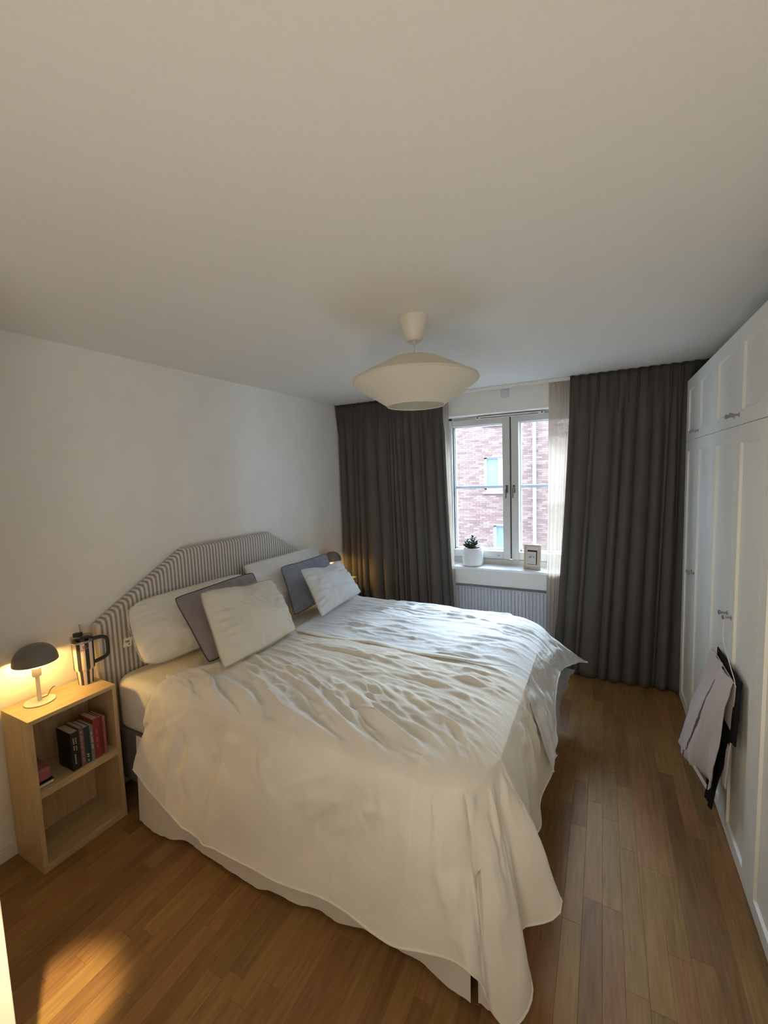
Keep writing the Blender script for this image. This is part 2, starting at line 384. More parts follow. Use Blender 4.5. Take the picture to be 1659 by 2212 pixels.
# ------------------------------------------------------------------ window
win = root('window_1', (-.775, 4.09, .855), kind='structure')
YF = 4.085
fr = MB().box(WX0, WX0+.05, YF, 4.2, .87, WZ1).box(WX1-.05, WX1, YF, 4.2, .87, WZ1).box(WX0, WX1, YF, 4.2, WZ1-.02, WZ1).box(WX0, WX1, YF, 4.2, .855, .905)
obj('window_frame', fr, M['frame_w'], win, bevel=.003)
def casement(x0, x1, gx0, gx1, hx, side):
    z0, z1, g0, g1 = .912, 2.262, .985, 2.20
    y0, y1 = YF-.018, YF+.045
    c = MB().box(x0, gx0, y0, y1, z0, z1).box(gx1, x1, y0, y1, z0, z1).box(gx0, gx1, y0, y1, z0, g0).box(gx0, gx1, y0, y1, g1, z1)
    co = obj('casement', c, M['frame_w'], win, bevel=.004)
    # outer sash just behind, slightly smaller opening, with the horizontal bar
    o = MB(); a = .012
    o.box(gx0-.03, gx0+a, y1+.012, y1+.05, z0, z1).box(gx1-a, gx1+.03, y1+.012, y1+.05, z0, z1).box(gx0, gx1, y1+.012, y1+.05, z0, g0+a).box(gx0, gx1, y1+.012, y1+.05, g1-.004, z1)
    obj('outer_sash', o, M['frame_w'], co, bevel=.002)
    obj('glazing_bar', MB().box(gx0+a, gx1-a, y1+.015, y1+.045, 1.590, 1.618), M['barblue'], co, bevel=.002)
    obj('pane', MB().box(gx0-.005, gx1+.005, YF+.008, YF+.012, g0-.005, g1+.005), M['glass'], co)
    obj('pane', MB().box(gx0, gx1, y1+.028, y1+.032, g0, g1), M['glass'], co)
    # handle: rosette, neck and drop lever
    h = MB(); yh = y0
    h.box(hx-.010, hx+.010, yh-.007, yh, 1.548, 1.622)
    h.tube([(hx, yh, 1.60), (hx, yh-.022, 1.60), (hx, yh-.034, 1.592), (hx-.002, yh-.038, 1.57), (hx-.003, yh-.038, 1.50)], [.0065, .0065, .007, .0075, .0065], 10)
    obj('handle', h, M['bronze'], co, smooth=True)
    return co
cl = casement(-1.40+.03, -.7795, -1.335, -.846, -.808, 0)
cr = casement(-.7665, -.18, -.700, -.235, -.742, 1)
obj('meeting_seal', MB().box(-.7795, -.7665, YF+.004, YF+.03, .912, 2.262), M['seal'], win)
for z in (1.02, 1.62, 2.16): obj('hinge', MB().tube([(-1.364, YF-.026, z-.03), (-1.364, YF-.026, z+.03)], .006, 8).box(-1.38, -1.35, YF-.024, YF-.018, z-.022, z+.022), M['frame_w'], win, smooth=True)
for x in (-.872, -.888): obj('screw', MB().tube([(x-.01, YF-.0185, .945), (x-.01, YF-.0215, .945)], .0045, 8), M['seal'], win)
obj('window_sill', MB().box(WX0-.01, WX1+.01, 3.868, YF+.02, .830, .855), M['sill'], win, bevel=.004)
obj('sill_joint', MB().box(WX0+.01, WX1-.01, YF-.055, YF-.0505, .8552, .8565), M['barblue'], win)
vt = MB().box(-1.09, -.47, YF-.05, YF-.005, 2.253, 2.276)
vv = obj('trickle_vent', vt, M['trim'], win, bevel=.003, label='slim ventilation bar')
obj('vent_slot', MB().box(-1.04, -.52, YF-.0515, YF-.0495, 2.256, 2.262), M['seal'], vv)
for x in (-1.07, -.49): obj('vent_button', MB().box(x-.008, x+.008, YF-.053, YF-.049, 2.260, 2.270), M['seal'], vv)
sk = root('wall_socket', (-.785, YWIN, 2.44), 'small white square wall socket above the window', 'socket')
obj('faceplate', MB().box(-.822, -.748, YWIN-.016, YWIN, 2.405, 2.477), M['rad'], sk, bevel=.006)
obj('socket_insert', MB().tube([(-.785, YWIN-.0165, 2.441), (-.785, YWIN-.0185, 2.441)], .018, 20), M['rad'], sk, smooth=True)
for dx in (-.007, .007): obj('pin_hole', MB().tube([(-.785+dx, YWIN-.0186, 2.441), (-.785+dx, YWIN-.0195, 2.441)], .003, 8), M['seal'], sk)
tr = MB().box(-2.50, XE-.02, 3.812, 3.830, 2.478, 2.4985).box(-2.50, XE-.02, 3.842, 3.860, 2.478, 2.4985).box(-2.50, XE-.02, 3.83, 3.842, 2.492, 2.4985)
tag(obj('curtain_track', tr, M['trim'], loc=(-.7, 3.82, 2.498), bevel=.002), 'white double curtain track running along the ceiling above the window', 'curtain track')

# radiator in the niche
rd = root('radiator', (-.78, 4.0, .1), 'white ribbed panel radiator in the niche under the window sill', 'radiator')
rx0, rx1 = -1.36, -.215; nb = 36; prof = []
P = MB(); pts = []
for i in range(nb):
    a = rx0 + (rx1-rx0)*i/nb; wd = (rx1-rx0)/nb
    pts += [(a+.0015, 3.985), (a+wd*.10, 3.972), (a+wd*.84, 3.972), (a+wd*.93, 3.985)]
pts.append((rx1, 3.985))
G = np.array([[(x, y, z) for x, y in pts] for z in (.12, .625)]); P.grid(G[::-1])
P.box(rx0, rx1, 3.9855, 4.0, .12, .625)
obj('front_panel', P, M['rad'], rd)
obj('top_grille', MB().box(rx0, rx1, 3.978, 4.05, .626, .638), M['rad'], rd, bevel=.002)
for x in (-1.2, -.38): obj('wall_bracket', MB().box(x-.02, x+.02, 4.0, 4.069, .2, .6), M['rad'], rd)
obj('supply_pipe', MB().tube([(-.25, 4.03, .118), (-.25, 4.03, .02), (-.25, 4.03, 0)], .008, 8), M['trim'], rd, smooth=True)

# ------------------------------------------------------------------ curtains
def curtain(name, x0t, x1t, x0b, x1b, yc, amp, nfold, mat, label, cat, group, ztop, zbot, seed, pleat=True, flat=.35, back=None):
    r = np.random.RandomState(seed); nx = nfold*18; nz = 60
    u = np.linspace(0, 1, nx+1)
    wd = .35 + r.rand(nfold)**1.6*1.6; bd_ = np.r_[0, np.cumsum(wd)]; bd_ /= bd_[-1]; dr = r.randn(nfold+1)*.22/nfold; dr[0] = dr[-1] = 0
    dep = .45 + r.rand(nfold+1)*.9; skew = .35 + .3*r.rand(nfold)
    G = np.zeros((nz+1, nx+1, 3))
    for k in range(nz+1):
        t = k/nz; z = ztop + (zbot-ztop)*t
        xa = x0t + (x0b-x0t)*t**1.3; xb = x1t + (x1b-x1t)*t**1.3
        bt = bd_ + dr*np.sin(t*1.7); fi = np.clip(np.searchsorted(bt, u, 'right')-1, 0, nfold-1)
        sfr = np.clip((u-bt[fi])/(bt[fi+1]-bt[fi]), 0, 1); pk = skew[fi]
        sfr = np.where(sfr < pk, sfr/pk*.5, .5 + (sfr-pk)/(1-pk)*.5)
        pr = np.sin(math.pi*sfr)**.75; dp_ = dep[fi]*(1-sfr) + dep[fi+1]*sfr; wf2 = np.clip((bt[fi+1]-bt[fi])*nfold, .5, 1.3)
        y = yc + amp*(.95 - 1.9*pr*(.6+.4*t)*np.clip(dp_*wf2, .55, 1.05)) + .003*np.sin(u*9+t*3)
        x = xa + (xb-xa)*u
        if pleat and t < .14:                              # pinch pleats under the tape
            q = 1 - t/.14; npl = max(3, nfold); q = q**.7
            s = np.abs(((u*npl) % 1) - .5)*2               # 1 at pleat
            pin = np.exp(-((1-s)/.16)**2)
            y = y*(1-q) + (yc - amp*.95*pin*np.cos((1-s)*18) + amp*.12)*q
        zz = np.full(nx+1, z)
        if k == nz: zz = zbot + .004*np.sin(u*23)
        if k == 0: zz = ztop + .003*np.sin(u*npl*2*math.pi) if pleat else zz
        G[k, :, 0] = x; G[k, :, 1] = y; G[k, :, 2] = zz
    o = obj(name, MB().grid(G), mat, loc=((x0t+x1t)/2, yc, zbot), smooth=True, angle=180)
    if name == 'curtain':
        m = o.modifiers.new('thick', 'SOLIDIFY'); m.thickness = .0025
    return tag(o, label, cat, group)
curtain('curtain', -2.50, -1.335, -2.49, -1.25, 3.795, .038, 17, M['curtain'], 'dark taupe pleated curtain left of the window, behind the far bedside lamp', 'curtain', 'dark floor-length curtains', 2.4965, .012, 3)
curtain('curtain', -.245, 1.05, -.375, 1.05, 3.801, .033, 19, M['curtain'], 'dark taupe pleated curtain right of the window, ending at the wardrobe', 'curtain', 'dark floor-length curtains', 2.4965, .012, 5)
curtain('sheer_curtain', -1.50, -1.295, -1.46, -1.235, 3.846, .010, 6, M['sheer'], 'narrow cream sheer curtain at the left edge of the window', 'curtain', 'sheer inner curtains', 2.476, .02, 8, pleat=False)
curtain('sheer_curtain', -.415, -.215, -.445, -.33, 3.846, .010, 7, M['sheer'], 'narrow cream sheer curtain at the right edge of the window, beside the picture frame', 'curtain', 'sheer inner curtains', 2.476, .02, 9, pleat=False)

# ------------------------------------------------------------------ outside
YB_ = 16.5
bd = root('brick_building', (-2, YB_+1, -6), 'pink-red brick apartment building seen through the window', 'building')
wins = [(-4.145, -3.05, 1.02, 2.285), (-3.80, -2.75, -1.33, -.36), (-4.145, -3.05, 3.60, 4.9)]
wb = MB()
zc0, zc1, xc0, xc1 = -4.0, 6.2, -7.2, 2.0
def cut_rects(x0, x1, z0, z1, holes):
    xs = sorted({x0, x1, *[h[0] for h in holes], *[h[1] for h in holes]}); zs = sorted({z0, z1, *[h[2] for h in holes], *[h[3] for h in holes]}); out = []
    for a, b in zip(xs[:-1], xs[1:]):
        for c, d in zip(zs[:-1], zs[1:]):
            if not any(h[0]-1e-6 <= a and b <= h[1]+1e-6 and h[2]-1e-6 <= c and d <= h[3]+1e-6 for h in holes): out.append((a, b, c, d))
    return out
for a, b, c, d in cut_rects(xc0, xc1, zc0, zc1, wins): wb.box(a, b, YB_+.004, YB_+.35, c, d)
obj('mortar_wall', wb, M['mortar'], bd)
out = MB()
for a, b, c, d in cut_rects(-16, 14, -6, 7.2, [(xc0, xc1, zc0, zc1)]): out.box(a, b, YB_-.004, YB_+.35, c, d)
obj('outer_wall', out, M['brickwall'], bd)
bl = []
row = 0; z = zc0
while z < zc1-.08:
    x = xc0 + (.13 if row % 2 else 0)
    while x < xc1-.26:
        a, b = x+.005, x+.253
        for h in wins:
            if z+.0675 > h[2] and z+.005 < h[3]:
                if a < h[0] < b: b = h[0]
                if a < h[1] < b: a = h[1]
                if a >= h[0]-1e-6 and b <= h[1]+1e-6: a = b = 0
        if b - a > .03: bl.append((a, b, z+.005, z+.068, R.rand()*.004))
        x += .26
    z += .075; row += 1
def brick(mb, a, b, c, d, e):
    y = YB_-.010-e
    mb.add([(a, YB_+.004, c), (b, YB_+.004, c), (b, YB_+.004, d), (a, YB_+.004, d), (a+.002, y, c+.002), (b-.002, y, c+.002), (b-.002, y, d-.002), (a+.002, y, d-.002)],
           [(4,5,6,7), (0,1,5,4), (1,2,6,5), (2,3,7,6), (3,0,4,7)])
seen = sorted(bl, key=lambda q: abs((q[0]+q[1])/2+4.35)/.95 + abs((q[2]+q[3])/2-2.35)/1.1)
for q in seen[:296]: m_ = MB(); brick(m_, *q); obj('brick', m_, M['brick'], bd)
m_ = MB()
for q in seen[296:]: brick(m_, *q)
obj('bricks_beyond', m_, M['brick'], bd, kind='stuff')
for (a, b, c, d) in wins:
    wf_ = obj('window', MB().box(a, a+.10, YB_+.05, YB_+.14, c, d).box(b-.10, b, YB_+.05, YB_+.14, c, d).box(a, b, YB_+.05, YB_+.14, d-.07, d).box(a, b, YB_+.05, YB_+.14, c, c+.08)
              .box(a+.53, a+.74, YB_+.04, YB_+.14, c, d), M['pale_paint'], bd, bevel=.006)
    obj('pane', MB().box(a+.1, b-.1, YB_+.10, YB_+.11, c+.08, d-.07), M['pane_far'], wf_)
    obj('sill', MB().add([(a-.04, YB_-.10, c-.12), (b+.04, YB_-.10, c-.12), (b+.04, YB_+.12, c+.0), (a-.04, YB_+.12, c+.0), (a-.04, YB_-.10, c-.15), (b+.04, YB_-.10, c-.15), (b+.04, YB_+.12, c-.05), (a-.04, YB_+.12, c-.05)],
        [(0,1,2,3), (7,6,5,4), (0,4,5,1), (1,5,6,2), (2,6,7,3), (3,7,4,0)]), M['pale_paint'], wf_)
    obj('head_flashing', MB().box(a-.02, b+.02, YB_-.03, YB_+.1, d-.012, d+.012), M['pale_paint'], wf_)
dp = obj('downpipe', MB().tube([(-2.256, YB_-.11, z) for z in np.linspace(-4, 6.4, 30)], .062, 14), M['mint'], bd, smooth=True)
for z in (-1.35, -.85, .2, 1.55, 3.05, 4.6): obj('pipe_bracket', MB().tube([(-2.256, YB_-.11, z-.02), (-2.256, YB_-.11, z+.02)], .069, 14).box(-2.27, -2.24, YB_-.06, YB_, z-.015, z+.015), M['mint'], dp)
ow = MB()
for a, b, c, d in cut_rects(-16, 14, -6, 7.5, [(XL-.12, XE+.12, -.12, 2.65)]): ow.box(a, b, 4.0, 4.24, c, d)
obj('wall_street', ow, M['brickwall'], **S)
obj('ground', MB().box(-30, 30, 4.3, YB_, -6.3, -6), M['asphalt'], None, loc=(0, 10, -6.3), kind='structure')

# ------------------------------------------------------------------ wardrobe
seams = [(3.76, 3.36, 2.905), (2.905, 2.445, 2.034), (2.034, 1.60, 1.165), (1.165, .73, .30)]
HM, HWD = 1.923, 2.349
names = ['farthest unit, next to the curtain', 'second unit from the curtain, clothes hanger below', 'third unit from the curtain', 'nearest unit, fourth from the curtain']
def knob(d, y, z):
    k = MB(); n = 14
    pr = [(.0105, 0), (.0105, .002), (.0045, .004), (.0042, .016), (.0055, .020), (.0105, .030), (.011, .0325), (.0095, .034)]
    k.ring([[(XR - h, y + r*math.cos(2*math.pi*i/n), z + r*math.sin(2*math.pi*i/n)) for i in range(n)] for r, h in pr], True, False, True)
    obj('knob', k, M['metal'], d, smooth=True)
def door(rt, ya, yb, z0, z1, rail_b, rail_t, ky, kz):
    g = .0012; ya += g; yb -= g; s = .074; x0, x1 = XR, XR+.020
    d = MB().box(x0, x1, ya, ya+s, z0, z1).box(x0, x1, yb-s, yb, z0, z1).box(x0, x1, ya+s, yb-s, z0, z0+rail_b).box(x0, x1, ya+s, yb-s, z1-rail_t, z1)
    do = obj('door', d, M['ward'], rt)
    a, b, c, e = ya+s, yb-s, z0+rail_b, z1-rail_t; q = .006
    pn = MB(); o_ = [(x0, a, c), (x0, b, c), (x0, b, e), (x0, a, e)]; i_ = [(x0+.010, a+q, c+q), (x0+.010, b-q, c+q), (x0+.010, b-q, e-q), (x0+.010, a+q, e-q)]
    pn.ring([o_, i_], True, False, True); obj('door_panel', pn, M['ward'], do)
    knob(do, ky, kz)
for i, (yf, ym, yn) in enumerate(seams):
    for up in (0, 1):
        z0, z1 = ((.0, HM-.0015), (HM+.0015, HWD))[up]
        rt = root('top_cabinet' if up else 'wardrobe', (.83, (yf+yn)/2, z0), ('white top cabinet, ' if up else 'tall white wardrobe, ') + (names[i] if up else names[i].replace('clothes hanger below', 'clothes hanging on its knob')), 'cabinet' if up else 'wardrobe', 'upper row of cabinets' if up else 'lower row of wardrobes')
        cb = MB().box(XR+.022, XE-.005, yn+.0008, yf-.0008, z0 + (.0005 if up else .002), z1)
        obj('carcass', cb, M['ward'], rt)
        zz0 = z0 + (.0 if up else .006)
        door(rt, ym, yf, zz0, z1, .063, .072, ym+.037, 1.970 if up else 1.048)
        door(rt, yn, ym, zz0, z1, .063, .072, ym-.037, 1.970 if up else 1.048)

# ------------------------------------------------------------------ nightstands
def nightstand(y0, y1, label):
    x0, x1, zt = -2.492, -2.243, .727; t = .019
    n = root('nightstand', ((x0+x1)/2, (y0+y1)/2, 0), label, 'bedside table', 'open oak nightstands')
    obj('side_panel', MB().box(x0, x1, y0, y0+t, 0, zt-t), M['oak'], n, bevel=.0012)
    obj('side_panel', MB().box(x0, x1, y1-t, y1, 0, zt-t), M['oak'], n, bevel=.0012)
    obj('top_panel', MB().box(x0, x1, y0, y1, zt-t, zt), M['oak_h'], n, bevel=.0012)
    obj('shelf', MB().box(x0+.006, x1-.002, y0+t, y1-t, .350, .386), M['oak_h'], n, bevel=.0012)
    obj('bottom_panel', MB().box(x0+.006, x1-.002, y0+t, y1-t, .0, .036), M['oak_h'], n, bevel=.0012)
    obj('back_panel', MB().box(x0, x0+.005, y0+t, y1-t, .036, zt-t), M['oak'], n)
    return n
nightstand(.832, 1.212, 'pale oak open nightstand with books, left of the bed')
nightstand(3.262, 3.642, 'pale oak nightstand hidden behind the far pillows, only its top corner showing')

def glow_mat(name, c, s):
    return plain(name, (.9, .85, .7), .5, emit=c, estr=s)
M['bulb'] = glow_mat('warm_bulb', (1.0, .60, .17), 190)
def table_lamp(x, y, z, label, side=1):
    L = root('table_lamp', (x, y, z), label, 'lamp', 'mushroom table lamps')
    obj('base', MB().lathe((x, y, z), [(0, .0), (.060, .0), (.0625, .0015), (.0625, .0045), (.061, .006), (0, .007)], 40), M['lampw'], L, smooth=True)
    obj('stem', MB().lathe((x, y, z), [(.0085, .006), (.0085, .130)], 16), M['lampw'], L, smooth=True)
    obj('socket', MB().lathe((x, y, z), [(0, .128), (.017, .129), (.0185, .131), (.0185, .170), (.010, .172), (0, .172)], 20), M['lampw'], L, smooth=True)
    pr = []
    for k in range(17):
        a = math.pi/2*k/16; pr.append((.090*math.cos(a)**.9 if k < 16 else .0005, .200 + .088*math.sin(a)))
    ins = [(r*.975 if r > .001 else .0004, .199 + (z_-.200)*.965) for r, z_ in reversed(pr)]
    obj('dome_shade', MB().lathe((x, y, z), pr, 44), M['shade'], L, smooth=True, angle=180)
    obj('shade_lining', MB().lathe((x, y, z), ins + [(.090, .1995)], 44), M['lampw'], L, smooth=True, angle=60)
    obj('shade_rod', MB().lathe((x, y, z), [(.004, .17), (.004, .283)], 8), M['lampw'], L, smooth=True)
    b = obj('bulb', MB().lathe((x+.004, y, z), [(.0005, .192), (.010, .194), (.018, .203), (.020, .214), (.016, .228), (.008, .235), (.0005, .237)], 18), M['bulb'], L, smooth=True)
    cpts = [(x-.005, y+.012*side, z+.012), (x-.015, y+.04*side, z+.010), (x-.035, y+.062*side, z+.022), (x-.055, y+.085*side, z+.024), (x-.078, y+.10*side, z+.012), (x-.080, y+.105*side, z-.10), (x-.078, y+.11*side, z-.4)]
    q = np.array([(i, *p) for i, p in enumerate(cpts[:5])]); cc = cinterp(q, np.linspace(0, 4, 24))
    obj('cord', MB().tube([tuple(p) for p in cc], .0018, 6), M['black'], L, smooth=True)
    return L
table_lamp(-2.412, .953, .727, 'lit mushroom lamp with taupe dome beside the striped tumbler on the near nightstand')
table_lamp(-2.395, 3.44, .727, 'lit mushroom lamp with taupe dome behind the far pillows, in front of the curtain', -1)

# tumbler
tx, ty, tz = -2.408, 1.158, .727
T_ = root('tumbler', (tx, ty, tz), 'large insulated tumbler with black and cream stripes on the near nightstand', 'tumbler')
obj('cup', MB().lathe((tx, ty, tz), [(0, 0), (.0325, 0), (.034, .002), (.0375, .070), (.0385, .074), (.0455, .082), (.0475, .090), (.0495, .222), (.049, .224)], 48), M['tumbler'], T_, smooth=True)
obj('rim', MB().lathe((tx, ty, tz), [(.0492, .223), (.0500, .226), (.0500, .232), (.0485, .234), (.046, .234)], 40), M['metal'], T_, smooth=True)
obj('lid', MB().lathe((tx, ty, tz), [(.0485, .2345), (.0505, .238), (.0508, .252), (.0475, .2525), (.0465, .243), (0, .243)], 40), M['lid'], T_, smooth=True)
obj('lid_tab', MB().obox((tx-.010, ty-.012, tz+.262), (.9, .43, .1), (-.43, .9, 0), (-.1, 0, 1), .019, .013, .011), M['black'], T_, bevel=.004, label='black flip tab')
obj('lid_disc', MB().lathe((tx+.014, ty+.010, tz), [(0, .2435), (.024, .2435), (.025, .246), (.021, .248), (0, .2485)], 24), M['black'], T_, smooth=True)
obj('straw', MB().tube([(tx+.002, ty-.001, tz+.245), (tx-.004, ty-.004, tz+.315)], .0032, 10), M['lid'], T_, smooth=True)
hd = np.array([.50, .866]); pts = []
for a, h in ((.046, .228), (.070, .230), (.094, .227), (.106, .214), (.108, .19), (.108, .15), (.104, .130), (.088, .117), (.062, .108), (.045, .104)): pts.append((len(pts), tx+hd[0]*a, ty+hd[1]*a, tz+h))
hc = cinterp(pts, np.linspace(0, 9, 40)); hm = MB(); rings = []
for i, p in enumerate(hc):
    t = hc[min(i+1, 39)] - hc[max(i-1, 0)]; t /= np.linalg.norm(t); sd = np.array([-hd[1], hd[0], 0]); nn = np.cross(t, sd)
    rings.append([p + sd*.011*cx_ + nn*.0085*cy_ for cx_, cy_ in ((-1, -.6), (-.6, -1), (.6, -1), (1, -.6), (1, .6), (.6, 1), (-.6, 1), (-1, .6))])
hm.ring(rings); obj('handle', hm, M['black'], T_, smooth=True, label='black loop handle')
M['pink'] = plain('pink_print', (.62, .16, .22), .5, noise=.05)
lg = MB()
def on_cup(a, h): return (tx + .0500*math.cos(a), ty + .0500*math.sin(a), tz + h)
va = math.atan2(-ty, -tx) + .12
lg.tube([on_cup(va - .42 + .84*k/14, .186 + .012*(k/14) + .003*math.sin(k*1.9)) for k in range(15)], .0012, 5)
for c_, rr in ((.03, .008), (-.05, .006), (.12, .006)): lg.tube([on_cup(va + c_ + rr*12*math.cos(q), .206 + rr*math.sin(q)) for q in np.linspace(0, 5.6, 12)], .0011, 5)
obj('printed_emblem', lg, M['pink'], T_, label='small pink script emblem')

# books
def book(x0, x1, y0, y1, z0, z1, col, label, marks=(), lean=0.0, mark_col=(.75, .7, .6), page=True):
    b = root('book', ((x0+x1)/2, (y0+y1)/2, z0), label, 'book', 'paperbacks in the near nightstand')
    cm = plain('book_cover', col, .5, noise=.08, nscale=30); t = .0012
    obj('cover', MB().box(x0, x1, y0, y0+t, z0, z1).box(x0, x1, y1-t, y1, z0, z1).box(x1-t, x1, y0+t, y1-t, z0, z1), cm, b)
    obj('pages', MB().box(x0+.003, x1-t, y0+t, y1-t, z0+.002, z1-.003), M['paper'], b)
    if marks:
        mm = MB()
        for (ya, yb, za, zb) in marks:
            n = max(2, int((zb-za)/.0075))
            for k in range(n):
                if k % 5 == 3 and n > 6: continue
                c = za + (zb-za)*(k+.5)/n; h = (zb-za)/n*.36
                mm.box(x1, x1+.0004, ya, yb, c-h, c+h*.2); mm.box(x1, x1+.0004, ya, ya+(yb-ya)*.35, c-h, c+h)
        obj('spine_lettering', mm, plain('spine_ink', mark_col, .6), b)
    b.rotation_euler[0] = lean
    return b
xs_ = -2.258; zb = .3865
book(xs_-.125, xs_, .993, 1.030, zb, zb+.190, (.012, .010, .010), 'thick black paperback with pale spine lettering, first upright book in the row', [(1.003, 1.0085, zb+.10, zb+.17), (1.014, 1.018, zb+.095, zb+.17), (1.005, 1.011, zb+.03, zb+.08)])
book(xs_-.12, xs_+.002, 1.031, 1.050, zb, zb+.196, (.17, .085, .085), 'thin dusty pink-brown paperback right of the thick black one', [(1.037, 1.044, zb+.02, zb+.18)], mark_col=(.45, .32, .28))
book(xs_-.12, xs_-.002, 1.051, 1.077, zb, zb+.186, (.020, .032, .040), 'dark petrol-blue paperback in the middle of the row', [(1.058, 1.068, zb+.03, zb+.05), (1.060, 1.068, zb+.008, zb+.018)])
book(xs_-.12, xs_, 1.078, 1.094, zb, zb+.184, (.16, .17, .155), 'grey-green paperback left of the red ones', [(1.083, 1.089, zb+.06, zb+.15)])
book(xs_-.125, xs_, 1.095, 1.124, zb, zb+.205, (.23, .028, .030), 'wide bright red paperback', [(1.105, 1.113, zb+.05, zb+.15)], mark_col=(.45, .2, .18))
book(xs_-.12, xs_-.004, 1.125, 1.140, zb, zb+.200, (.16, .020, .022), 'dark red paperback second from the right end of the row')
book(xs_-.12, xs_-.002, 1.141, 1.153, zb, zb+.198, (.30, .10, .095), 'slim pinkish-red paperback at the right end of the row')
fb = root('book', (-2.33, .888, zb), 'dark book with white pages lying flat at the left of the shelf', 'book', 'paperbacks in the near nightstand')
obj('cover', MB().box(-2.43, -2.268, .855, .918, zb+.0, zb+.0015).box(-2.43, -2.268, .855, .918, zb+.0165, zb+.018).box(-2.43, -2.268, .855, .8565, zb+.0015, zb+.0165), plain('dark_cover', (.015, .012, .012), .5), fb)
obj('pages', MB().box(-2.428, -2.270, .857, .916, zb+.0016, zb+.0164), M['paper'], fb)
pb = root('gift_box', (-2.34, .885, zb+.018), 'small dusty pink box on the dark book at the left of the shelf', 'box')
obj('box_body', MB().box(-2.42, -2.285, .855, .914, zb+.0182, zb+.072), plain('pink_card', (.34, .10, .115), .6, noise=.1), pb, bevel=.006)
obj('box_lid', MB().box(-2.421, -2.284, .854, .915, zb+.058, zb+.078), plain('pink_card_lid', (.38, .12, .13), .6, noise=.1), pb, bevel=.004)

# ------------------------------------------------------------------ bed
bed = root('bed', (-1.38, 2.2, 0), 'double bed with a striped headboard against the left wall', 'bed')
obj('base', MB().box(-2.41, -.40, 1.30, 3.10, .10, .40), M['bedbase'], bed, bevel=.012)
for x, y in ((-2.3, 1.42), (-.52, 1.42), (-2.3, 2.98), (-.52, 2.98)): obj('leg', MB().lathe((x, y, 0), [(.022, 0), (.028, .1)], 16, True, True), M['seal'], bed, smooth=True)
hb = [(1.25, .20), (3.19, .20), (3.19, 1.0), (2.60, 1.325), (1.825, 1.325), (1.25, 1.0)]
def inset(poly, d):
    c = np.mean(poly, 0); n = len(poly); out = []
    for i in range(n):
        p0, p1, p2 = map(np.array, (poly[i-1], poly[i], poly[(i+1) % n])); e1 = (p1-p0)/np.linalg.norm(p1-p0); e2 = (p2-p1)/np.linalg.norm(p2-p1)
        n1 = np.array([-e1[1], e1[0]]); n2 = np.array([-e2[1], e2[0]]); m = n1+n2; m = m/np.dot(m, n1); out.append(tuple(p1 + m*d))
    return out
rings = [[(-2.488, *p) for p in hb]]
for d, x in ((0, -2.445), (.004, -2.434), (.014, -2.426), (.05, -2.4225)): rings.append([(x, *p) for p in inset(hb, d)])
obj('headboard', MB().ring(rings, True, True, True), M['stripe'], bed, smooth=True, angle=25, label='low striped upholstered headboard with cut corners')
mt = MB()
def rbox(mb, x0, x1, y0, y1, z0, z1, r, nr=5, rcs=(.20, .09, .09, .20), nc=8):
    def loop(ins, z):
        pts = []
        ra, rb, rd, re_ = rcs
        for cx_, cy_, a0, rc in ((x1-ra, y1-ra, 0, ra), (x0+rb, y1-rb, 90, rb), (x0+rd, y0+rd, 180, rd), (x1-re_, y0+re_, 270, re_)):
            for k in range(nc+1):
                a = math.radians(a0 + 90*k/nc); pts.append((cx_ + (rc-ins)*math.cos(a), cy_ + (rc-ins)*math.sin(a), z))
        return pts
    L_ = [loop(r*(1-math.sin(math.pi/2*k/nr)), z0 + r*(1-math.cos(math.pi/2*k/nr))) for k in range(nr+1)]
    L_ += [loop(r*(1-math.cos(math.pi/2*k/nr)), z1 - r*(1-math.sin(math.pi/2*k/nr))) for k in range(nr+1)]
    mb.ring(L_, True, True, True)
rbox(mt, -2.415, -.44, 1.288, 3.10, .401, .697, .05)
tag(obj('mattress', mt, M['mattress'], loc=(-1.4, 2.2, .401), smooth=True, angle=60), 'thick mattress in a cream fitted sheet, its bare corner beside the nightstand', 'mattress')

# bed skirt: near panel, corner flaps, foot panel
def skirt_panel(top, bot, n, amp, seed, nz=14, wave=9):
    r = np.random.RandomState(seed); t = np.linspace(0, 1, n)
    A = cinterp([(k/(len(top)-1), *p) for k, p in enumerate(top)], t); B = cinterp([(k/(len(bot)-1), *p) for k, p in enumerate(bot)], t)
    G = np.zeros((nz+1, n, 3)); d = np.gradient(B[:, :2], axis=0); d /= np.linalg.norm(d, axis=1)[:, None]; nn = np.stack([d[:, 1], -d[:, 0]], 1)
    L = np.cumsum(np.r_[0, np.linalg.norm(np.diff(B, axis=0), axis=1)])
    wv = fbm(L*wave, L*0, seed, 3)*amp
    for k in range(nz+1):
        q = k/nz; G[k] = A*(1-q) + B*q; G[k, :, :2] += nn*(wv*q**1.3)[:, None]
        G[k, :, 2] += .006*q*fbm(L*12, L*0+3, seed+4, 2)
    return G
sk1 = skirt_panel([(-2.19, 1.262, .43), (-1.5, 1.262, .43), (-.9, 1.262, .43), (-.38, 1.262, .43)],
                  [(-2.13, 1.195, .014), (-1.90, 1.205, .014), (-1.70, 1.222, .014), (-1.30, 1.198, .014), (-.98, 1.232, .014), (-.65, 1.242, .014), (-.375, 1.195, .014)], 260, .020, 21)
sk2 = skirt_panel([(-.36, 1.262, .43), (-.355, 1.28, .43), (-.35, 1.5, .43), (-.35, 2.3, .43), (-.35, 3.1, .43)],
                  [(-.345, 1.205, .030), (-.302, 1.240, .014), (-.298, 1.5, .014), (-.300, 2.1, .014), (-.295, 3.12, .014)], 240, .012, 22)
obj('bed_skirt', MB().grid(sk1), M['skirt'], bed, smooth=True, angle=180, label='cream floor-length side of the bed skirt')
